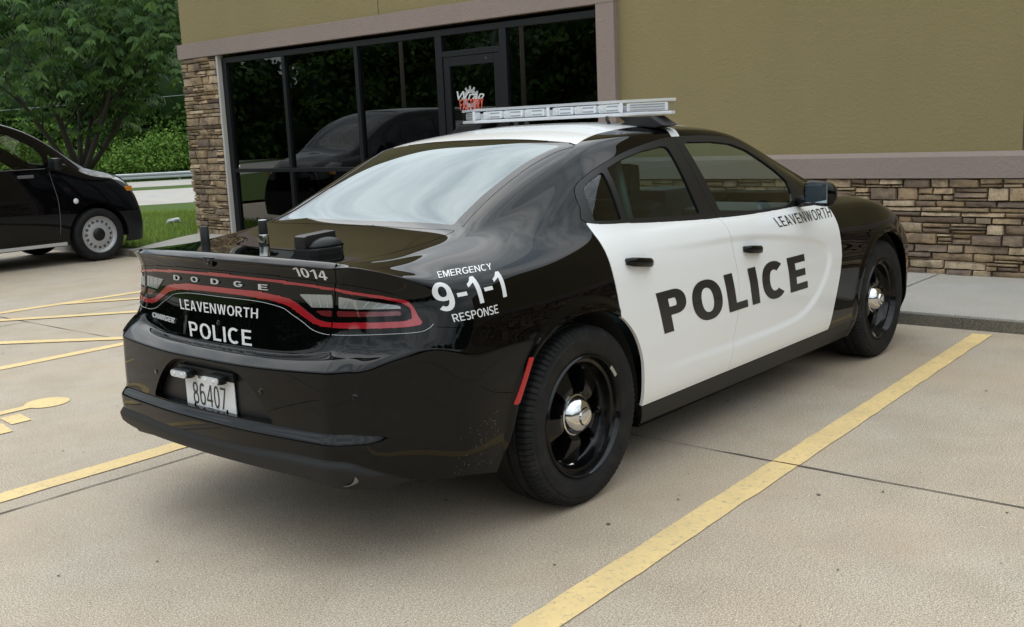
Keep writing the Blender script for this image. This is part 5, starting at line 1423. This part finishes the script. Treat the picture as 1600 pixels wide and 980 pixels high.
for ch, y, z in (('D', .304, .9655), ('O', .168, .9685), ('D', .030, .9695), ('G', -.112, .9690), ('E', -.250, .9655)):
    letters('badge_letter', ch, [(-.97, y + .024, z + .010), (-.97, y + .024, z - .010), (-.97, y - .024, z - .010), (-.97, y - .024, z + .010)], 'silver', lid_o, on_rear, lift=.0055, weight=.17, thick=.004, cuts=(6, 3))
letters('model_badge', 'CHARGER', [(-.96, .520, .811), (-.96, .512, .793), (-.98, .330, .787), (-.98, .322, .806)], 'silver', lid_o, on_rear, lift=.002, weight=.2, gap=.07, thick=.004)
letters('emergency_lettering', 'EMERGENCY', [(-.660, -.79, 1.008), (-.682, -.83, .991), (-.446, -.86, .992), (-.425, -.82, 1.010)], 'letter_white', shell, on_side, lift=.0014, weight=.145, cuts=(20, 4))
letters('emergency_number', '9-1-1', [(-.738, -.84, .978), (-.726, -.864, .886), (-.440, -.918, .899), (-.430, -.876, .984)], 'letter_white', shell, on_side, lift=.0014, weight=.165, cuts=(24, 8))
letters('response_lettering', 'RESPONSE', [(-.689, -.884, .873), (-.686, -.891, .847), (-.494, -.923, .850), (-.493, -.918, .879)], 'letter_white', shell, on_side, lift=.0014, weight=.145, cuts=(20, 4))
# keyhole-like camera pod under the spoiler edge
w = MB(); w.prism([(.078, 1.060), (.012, 1.060), (.022, 1.026), (.064, 1.024)], -.995, -.968, 'x', .004); w.lathe([(.0005, .004), (.009, .003), (.011, 0)], (-.995, .042, 1.042), 'x', 20, -1); w.build('trunk_button', M['gloss'], lid_o)
w = MB(); w.lathe([(.0005, .003), (.010, .0025), (.012, 0)], (on_rear((0, .018, .815))[0][0], .018, .815), 'x', 20, -1); w.build('lock_cylinder', M['gloss'], lid_o)
# ---- plate, strobes, sensors, exhaust
w = MB(); w.box((-1.066, -.152, .496), (-1.062, .160, .650), .0018); pl = w.build('license_plate', M['plate'], car)
decal('plate_number', '86407', [(-1.0675, .112, .598), (-1.0675, .112, .517), (-1.0675, -.098, .517), (-1.0675, -.098, .598)], M['letter_black'], pl, weight=.115, gap=.15)
decal('plate_caption', 'CITY', [(-1.0675, .024, .5115), (-1.0675, .024, .5045), (-1.0675, -.012, .5045), (-1.0675, -.012, .5115)], M['letter_black'], pl, weight=.2)
decal('plate_state', 'KANSAS', [(-1.0675, .07, .632), (-1.0675, .07, .616), (-1.0675, -.05, .616), (-1.0675, -.05, .632)], M['letter_black'], pl, weight=.2)
w = MB()
for y in (.106, -.098):
    w = MB(); w.lathe([(.0005, .003), (.005, .002), (.006, 0)], (-1.066, y, .513), 'x', 14, -1); w.build('plate_bolt', M['vblack'], pl)
w = MB(); w.box((-1.075, -.165, .628), (-1.060, .185, .662), .003); w.build('strobe_bracket', M['satin'], car)
for y in (.122, -.080):
    e = MB(); e.box((-1.112, y - .054, .620), (-1.076, y + .054, .652), .0145); so = e.build('strobe_light', M['satin'], car)
    e = MB(); e.prism([(y + .037 * sx_ + .0125 * math.cos(a_), .636 + .0125 * math.sin(a_)) for sx_, r_ in ((1, -90), (-1, 90)) for a_ in np.radians(np.linspace(r_, r_ + 180, 9))], -1.1185, -1.1115, 'x', .002); e.build('strobe_lens', M['strobe'], so)
    for k in (-.028, .022):
        e = MB(); e.lathe([(.0005, .003), (.006, .002), (.008, 0)], (-1.1187, y + k, .636), 'x', 12, -1); e.build('strobe_diode', M['letter_white'], so)
for y, z in ((.338, .612), (-.330, .620), (-.720, .632), (.720, .628)):
    p, n_ = on_rear((0, y, z)); w = MB(); w.lathe([(.0005, .0025), (.011, .002), (.013, -.001)], (0, 0, 0), 'x', 20, 1); o = w.build('parking_sensor', M['gloss'], ub)
    o.matrix_world = Matrix.Translation(Vector(p)) @ Vector(n_).to_track_quat('X', 'Z').to_matrix().to_4x4()
M['tip'] = mat('sooty_steel', (.22, .22, .22), .4, .9)
for y in (-.64, .64):
    w = MB(); prof = [(.046, .0), (.050, .003), (.050, -.24), (.045, -.24), (.045, .0)]
    w.lathe(prof, (-1.01, y, .368), 'x', 32, -1)
    for v in w.bm.verts: v.co.y = y + (v.co.y - y) * 1.55
    w.build('exhaust_tip', M['tip'], car, True)
    w = MB(); w.lathe([(.0005, -.05), (.0445, -.05)], (-1.01, y, .368), 'x', 24, -1)
    for v in w.bm.verts: v.co.y = y + (v.co.y - y) * 1.55
    w.build('exhaust_bore', M['vblack'], car)
# side marker by the wheel opening
mk = PM(VB, NB, half).cut(only(np.abs(VB[:, 1]) > .8, sdf([(-.366, .668), (-.344, .668), (-.430, .512), (-.458, .512)], VB[:, [0, 2]])))[0]
pair('side_marker', mk.offset(.003), M['reflector'], ub, flange=.004)
mk = PM(VB, NB, half).cut(only(np.abs(VB[:, 1]) > .7, sdf([(3.475, .56), (3.52, .56), (3.54, .40), (3.495, .40)], VB[:, [0, 2]])))[0]
pair('side_marker', mk.offset(.003), M['reflector'], car, flange=.004)
# road film thrown up behind the rear wheels
rs_ = random.Random(11); M['mud'] = mat('dried_road_splash', (.075, .07, .06), .9)
for sg in (-1, 1):
    w = MB()
    for _ in range(80):
        u = rs_.random() ** 1.7; x = -.535 - .17 * u + rs_.uniform(-.01, .01); z = .315 + .20 * rs_.random() ** 1.3; a = rs_.uniform(1.6, 2.9); L = rs_.uniform(.003, .016) * (1 - .5 * u); wd = rs_.uniform(.0004, .0009)
        c_, s_ = math.cos(a), math.sin(a); q = []
        for e, f in ((-.5, -1), (.5, -1), (.5, 1), (-.5, 1)):
            p, n = on_side((x + c_ * L * e - s_ * wd * f, 0, z + s_ * L * e + c_ * wd * f)); p = p + n * .0012; q.append(w.bm.verts.new((p[0], p[1] if sg < 0 else -p[1], p[2])))
        w.bm.faces.new(q if sg < 0 else q[::-1])
    tag(w.build('mud_splash', M['mud'], ub), kind='stuff')
# ---- front end
fb = PM(VB, NB, half)
hlp = fb.cut(only((VB[:, 0] > 3.5) & (np.abs(VB[:, 1]) > .40), sdf([(.42, .80), (.66, .815), (.78, .76), (.76, .70), (.60, .69), (.42, .70)], np.abs(VB[:, 1:]))))[0]
for h in pair('headlight', hlp.offset(.003), M['clear_lens'], car, flange=.004): pass
gr = fb.cut(only(VB[:, 0] > 3.5, sdf([(-.05, .80), (.38, .79), (.38, .69), (.50, .60), (.40, .42), (-.05, .42)], np.abs(VB[:, 1:]))))[0]
both('grille', gr.offset(.003), M['matte'], car, flange=.004)
# ---- mirrors
M['mirror'] = mat('tinted_mirror', (.30, .36, .40), .03, 1.0)
for sg in (-1, 1):
    bm = bmesh.new(); bmesh.ops.create_uvsphere(bm, u_segments=32, v_segments=18, radius=1)
    for v in bm.verts:
        x, y, z = v.co; q = (abs(y) ** 3.2 + abs(z) ** 3.2) ** (1 / 3.2) if abs(y) + abs(z) > 1e-6 else 1; l = math.hypot(y, z); k = (l / q) if q > 1e-6 and l > 1e-6 else 1
        y *= k * .98; z *= k * .98
        v.co = Vector((1.965 + (x * .105 if x > 0 else x * .03), sg * .995 + y * .088, 1.080 + z * .066 - .010 * y * sg))
    me = bpy.data.meshes.new('side_mirror'); bm.to_mesh(me); bm.free(); me.shade_smooth(); mo = link('side_mirror', me, M['gloss'], car)
    w = MB(); w.box((1.9290, sg * .995 - .058, 1.080 - .047), (1.9350, sg * .995 + .062, 1.080 + .047), .003); w.build('mirror_glass', M['mirror'], mo)
    w = MB(); w.tube([(2.06, sg * .845, 1.03), (2.02, sg * .90, 1.035), (1.99, sg * .95, 1.045)], [.032, .028, .030], 10); w.build('mirror_arm', M['satin'], mo)
# ---- wheels
M['liner'] = mat('dirty_arch_liner', (.012, .011, .010), .85)
M['rim'] = mat('black_steel_rim', (.002, .002, .0025), .3, spec=.1, coat=.8, coat_rough=.06)
def carwheel(cx, sg, yc):
    c = (cx, sg * yc, .3570); wh = empty('wheel'); wh.parent = car
    make_tyre(wh, c, sg, .3610, .243, .119)
    ph = .45 if cx < 1 else .1
    def fn(r, a, w_):
        if r > .196 or r < .080: return w_
        u = (a + ph) * 5 / (2 * math.pi); u = abs(u - round(u)) * 2          # 0 on a spoke .. 1 between two
        rad = min(1, max(0, (r - .085) / .022)) * min(1, max(0, (.196 - r) / .014)); s_ = min(1, max(0, (u - .44) / .16)); s_ = s_ * s_ * (3 - 2 * s_)
        return w_ - .062 * s_ * rad + (.008 * (1 - s_)) * rad
    rr_ = [.246, .241, .237, .232, .228, .224, .219, .213, .208, .202, .198, .195, .191, .187, .183, .179, .17, .16, .15, .14, .13, .12, .112, .108, .104, .100, .096, .092, .088, .084, .078, .04, .0005]
    ww = [.104, .114, .116, .110, .096, .085, .083, .080, .062, .046, .040, .041, .042, .043, .044, .045, .047, .050, .053, .056, .059, .061, .062, .062, .0625, .063, .063, .063, .063, .062, .06, .06, .06]
    disc_wheel(wh, c, sg, .2, .1, M['rim'], 'rim', fn, list(zip(rr_, ww)), 180)
    h = MB(); h.lathe([(.0005, .117), (.030, .117), (.034, .115), (.037, .107), (.055, .100), (.066, .088), (.074, .072), (.077, .066), (.082, .064), (.083, .056)], c, 'y', 48, sg); sharp(h.build('hub_cap', M['chrome'], wh), 40)
    h = MB(); a = -1.95 if cx < 1 else 2.0; p = (c[0] + .203 * math.cos(a), c[1] + sg * .055, c[2] + .203 * math.sin(a)); h.tube([p, (p[0] + .012, p[1] + sg * .022, p[2] + .004), (p[0] + .022, p[1] + sg * .030, p[2] + .006)], [.004, .004, .005], 8); h.build('valve', M['chrome'], wh)
    a0 = .55 if cx < 1 else -2.25; h = MB(); pv = None
    for k in range(9):
        a = a0 + .24 * k / 8; q = [h.bm.verts.new((c[0] + r_ * math.cos(a), c[1] + sg * (.119 + (.002 if r_ > .235 else 0)), c[2] + r_ * math.sin(a))) for r_ in (.228, .242)]
        if pv: h.bm.faces.new((pv[0], pv[1], q[1], q[0]))
        pv = q
    h.build('balance_weight', M['steel'], wh)
    h = MB(); h.lathe([(.0005, -.02), (.19, -.02), (.19, -.16), (.0005, -.16)], c, 'y', 32, sg); h.build('brake_drum', M['vblack'], wh)
    h = MB(); R_ = .452 if cx < 1 else .43; x_ = cx - (.03 if cx < 1 else 0); pv = None
    for k in range(33):
        a = math.radians(-8 + 196 * k / 32); q = [h.bm.verts.new((x_ + R_ * math.cos(a), c[1] + sg * o_, .345 + R_ * math.sin(a))) for o_ in (.075, -.32)] + [h.bm.verts.new((x_ + .05 * math.cos(a), c[1] - sg * .32, .345 + .05 * math.sin(a)))]
        if pv: h.bm.faces.new((pv[0], pv[1], q[1], q[0])); h.bm.faces.new((pv[1], pv[2], q[2], q[1]))
        pv = q
    h.build('wheel_arch_liner', M['liner'], car, True)
for sg in (-1, 1):
    carwheel(0., sg, .806); carwheel(3.052, sg, .803)
# ---- floor, cabin
w = MB(); w.box((-.86, -.70, .30), (-.45, .70, .62)); w.box((.45, -.86, .19), (2.55, .86, .26)); w.box((-.5, -.45, .30), (.5, .45, .60)); w.box((2.5, -.45, .22), (3.7, .45, .60)); w.build('underbody', M['vblack'], car)
w = MB(); w.box((2.05, -.80, .70), (2.55, .80, .985), .06); w.box((2.05, .18, .94), (2.35, .62, 1.03), .03); w.box((1.88, -.12, .60), (2.2, .12, 1.10), .02); dash = w.build('dashboard', M['cabin'], car)
w = MB(); pts = [(1.90 + .06 * math.sin(t), .40 + .185 * math.cos(t), .985 + .175 * math.sin(t)) for t in np.linspace(0, 2 * math.pi, 33)]; w.tube(pts, .015, 8, False); w.tube([(1.90, .23, .985), (1.90, .57, .985)], .018, 8); w.build('steering_wheel', M['cabin'], car)
for sg in (-1, 1):
    w = MB(); w.box((1.15, sg * .40 - .25, .42), (1.72, sg * .40 + .25, .62), .06); w.box((1.05, sg * .40 - .25, .55), (1.20, sg * .40 + .25, 1.12), .06, Matrix.Rotation(math.radians(-14), 3, 'Y'), (1.12, 0, .55)); w.box((.93, sg * .40 - .13, 1.12), (1.02, sg * .40 + .13, 1.29), .04); w.build('front_seat', M['seat'], car)
w = MB(); w.box((.30, -.68, .42), (.80, .68, .62), .05); w.box((.12, -.68, .55), (.30, .68, 1.06), .05, Matrix.Rotation(math.radians(-16), 3, 'Y'), (.2, 0, .55)); w.build('rear_bench', M['seat'], car)
w = MB(); w.box((-.36, -.56, 1.02), (.08, .56, 1.06), .01); w.build('parcel_shelf', M['cabin'], car)
w = MB()
for y0 in (-.60, .60):
    w.tube([(.92, y0, .60), (.83, y0 * .97, 1.0), (.75, y0 * .93, 1.34)], .028, 10)
w.tube([(.75, -.56, 1.34), (.75, .56, 1.34)], .02, 8); w.tube([(.83, -.58, 1.0), (.83, .58, 1.0)], .02, 8)
w.box((.87, -.58, .55), (.885, .58, .99)); w.build('partition_cage', M['cage'], car)
# ---- trunk-top aerials
def aerial(name, x, y, h, r, mats, parent=car):
    z = on_top(x, y)[0][2] - .002; w = MB(); w.lathe([(r * 1.05, 0), (r, .004), (r * .96, h - .004), (r * .8, h), (.0005, h)], (x, y, z), 'z', 24); o = sharp(w.build(name, mats, parent), 40); return o, z
o, z = aerial('aerial', -.676, .540, .066, .0190, M['satin'])
o, z = aerial('aerial', -.716, .078, .045, .0200, M['satin'])
w = MB(); w.lathe([(.0206, .006), (.0206, .040), (.0198, .043)], (-.716, .078, z), 'z', 24); w.build('chrome_band', M['chrome'], o, True)
w = MB(); w.lathe([(.0180, .045), (.0174, .094), (.016, .098), (.0005, .098)], (-.716, .078, z), 'z', 24); w.build('whip_base', M['satin'], o, True)
w = MB(); w.lathe([(.0005, .0995), (.0150, .099), (.0155, .0975)], (-.716, .078, z), 'z', 24); w.build('aerial_cap', M['letter_white'], o, True)
# shark-like camera box
bz = on_top(-.72, -.38)[0][2]
fx = bmesh.new()
def loop_(pts): return [fx.verts.new(p) for p in pts]
w = MB(); w.prism([(-.858, -.285), (-.855, -.372), (-.838, -.394), (-.735, -.400), (-.700, -.370), (-.692, -.325), (-.706, -.285)], bz - .012, bz + .020, 'z', .005); cb = w.build('camera_base', M['satin'], car)
w = MB(); w.prism([(-.856, bz + .0205), (-.855, bz + .062), (-.842, bz + .067), (-.714, bz + .074), (-.704, bz + .0205)], -.348, -.288, 'y', .007); sharp(w.build('camera_housing', M['satin'], car), 50)
bm = bmesh.new(); bmesh.ops.create_uvsphere(bm, u_segments=24, v_segments=12, radius=1)
for v in bm.verts: v.co = Vector((-.765 + v.co.x * .078, -.353 + v.co.y * .038, bz + .020 + max(0, v.co.z) * .036))
me = bpy.data.meshes.new('camera_cheek'); bm.to_mesh(me); bm.free(); me.shade_smooth(); link('camera_cheek', me, M['satin'], cb)
fx.free()
# ---- roof light bar
lb = empty('light_bar'); lb.parent = car
M['lb_alu'] = mat('light_bar_aluminium', (.70, .71, .73), .4, .3)
M['lb_refl'] = mat('lamp_reflector', (.85, .86, .88), .35, .15)
M['frost'] = mat('frosted_polycarbonate', (.80, .82, .84), .25, coat=1.0)
nt, b = nodes_of(M['frost']); tr = nn(nt, 'BsdfTransparent'); mx = nn(nt, 'MixShader'); mx.inputs[0].default_value = .60; out = [n for n in nt.nodes if n.type == 'OUTPUT_MATERIAL'][0]
nt.links.new(b.outputs[0], mx.inputs[1]); nt.links.new(tr.outputs[0], mx.inputs[2]); nt.links.new(mx.outputs[0], out.inputs[0])
def oct_(x0, x1, hy, c): return [(x0 + c, -hy), (x1 - c, -hy), (x1, -hy + c * 1.2), (x1, hy - c * 1.2), (x1 - c, hy), (x0 + c, hy), (x0, hy - c * 1.2), (x0, -hy + c * 1.2)]
BX0 = .958
def bar_outline(o):
    A = [(BX0 + o, .470), (BX0 + .125 + o * .4, .668 - o), (BX0 + .155 - o * .4, .668 - o), (BX0 + .28 - o, .470)]
    return [(x, -y) for x, y in A] + [(x, y) for x, y in A[::-1]]
w = MB(); w.prism(bar_outline(.004), 1.512, 1.527, 'z', .004); w.build('base_tray', M['lb_alu'], lb)
w = MB(); w.prism(bar_outline(0.), 1.5725, 1.586, 'z', .005); w.build('top_cover', M['frost'], lb)
w = MB(); w.prism(bar_outline(.002), 1.5275, 1.572, 'z'); w.build('dome_lens', M['clear_plastic'], lb)
w = MB(); w.box((BX0 + .045, -.46, 1.528), (BX0 + .24, .46, 1.560)); w.build('lamp_tray', M['lb_alu'], lb)
for a in (.413, .273, .133, -.046, -.182, -.324):
    w = MB(); y1, y0 = a, a - .128; w.box((BX0 + .012, y0, 1.5305), (BX0 + .0395, y1, 1.5685), .010); md = w.build('light_module', M['lb_refl'], lb)
    w = MB(); w.lathe([(.0005, .008), (.012, .007), (.0205, 0)], (BX0 + .012, y1 - .026, 1.5495), 'x', 20, -1); w.build('lamp_bowl', M['letter_white'], md, True)
    for zz in (1.540, 1.559):
        w = MB(); w.box((BX0 + .0095, y0 + .012, zz - .0030), (BX0 + .0115, y1 - .050, zz + .0030)); w.build('reflector_rib', M['galv'], md)
for sg in (-1, 1):
    e0, e1 = Vector((BX0 + .020, sg * .482)), Vector((BX0 + .122, sg * .645)); d_ = (e1 - e0).normalized(); n_ = Vector((d_.y, -d_.x)) * (1 if sg > 0 else -1); n_ = n_ if n_.x > 0 else -n_
    w = MB(); w.prism([tuple(e0 + n_ * .008), tuple(e1 + n_ * .008), tuple(e1 + n_ * .034), tuple(e0 + n_ * .034)], 1.5305, 1.5685, 'z', .008); md = w.build('light_module', M['lb_refl'], lb)
    for zz in (1.538, 1.5495, 1.561):
        w = MB(); w.prism([tuple(e0 + d_ * .015 + n_ * .0055), tuple(e1 - d_ * .015 + n_ * .0055), tuple(e1 - d_ * .015 + n_ * .0078), tuple(e0 + d_ * .015 + n_ * .0078)], zz - .0026, zz + .0026, 'z'); w.build('reflector_rib', M['galv'], md)
for y in (.139, -.030, -.466, .466):
    if y == .139: continue
    w = MB(); w.box((BX0 - .0015, y - .009, 1.5275), (BX0 + .0015, y + .009, 1.572), .0005); w.build('lens_divider', M['lb_alu'], lb)
for sg in (-1, 1):
    w = MB(); w.prism([(sg * .43, 1.507), (sg * .60, 1.507), (sg * .675, 1.462), (sg * .63, 1.452), (sg * .42, 1.470), (sg * .46, 1.484)], .99, 1.12, 'x', .006); w.build('mount_foot', M['matte'], lb)
    w = MB(); pv = None
    for k in range(15):
        t = k / 14; y = .555 + .125 * t
        h = bvh.ray_cast(Vector((1.09, -2 if t > .35 else -y, 4 if t <= .35 else 1.466 - .060 * (t - .35) / .65)), Vector((0, 1, 0) if t > .35 else (0, 0, -1)))
        p = h[0]; n_ = h[1]; q = [w.bm.verts.new((1.060 + .072 * e, sg * (abs(p.y) + abs(n_.y) * .003), p.z + n_.z * .003)) for e in (0, 1)]
        if pv: w.bm.faces.new((pv[0], pv[1], q[1], q[0]))
        pv = q
    w.build('mount_strap', M['letter_white'], lb, True)
w = MB(); w.tube([(BX0 + .04, -.36, 1.514), (BX0 + .01, -.375, 1.511), (BX0 - .01, -.39, 1.498), (BX0 - .005, -.40, 1.478)], .008, 8); w.build('cable', M['matte'], lb)
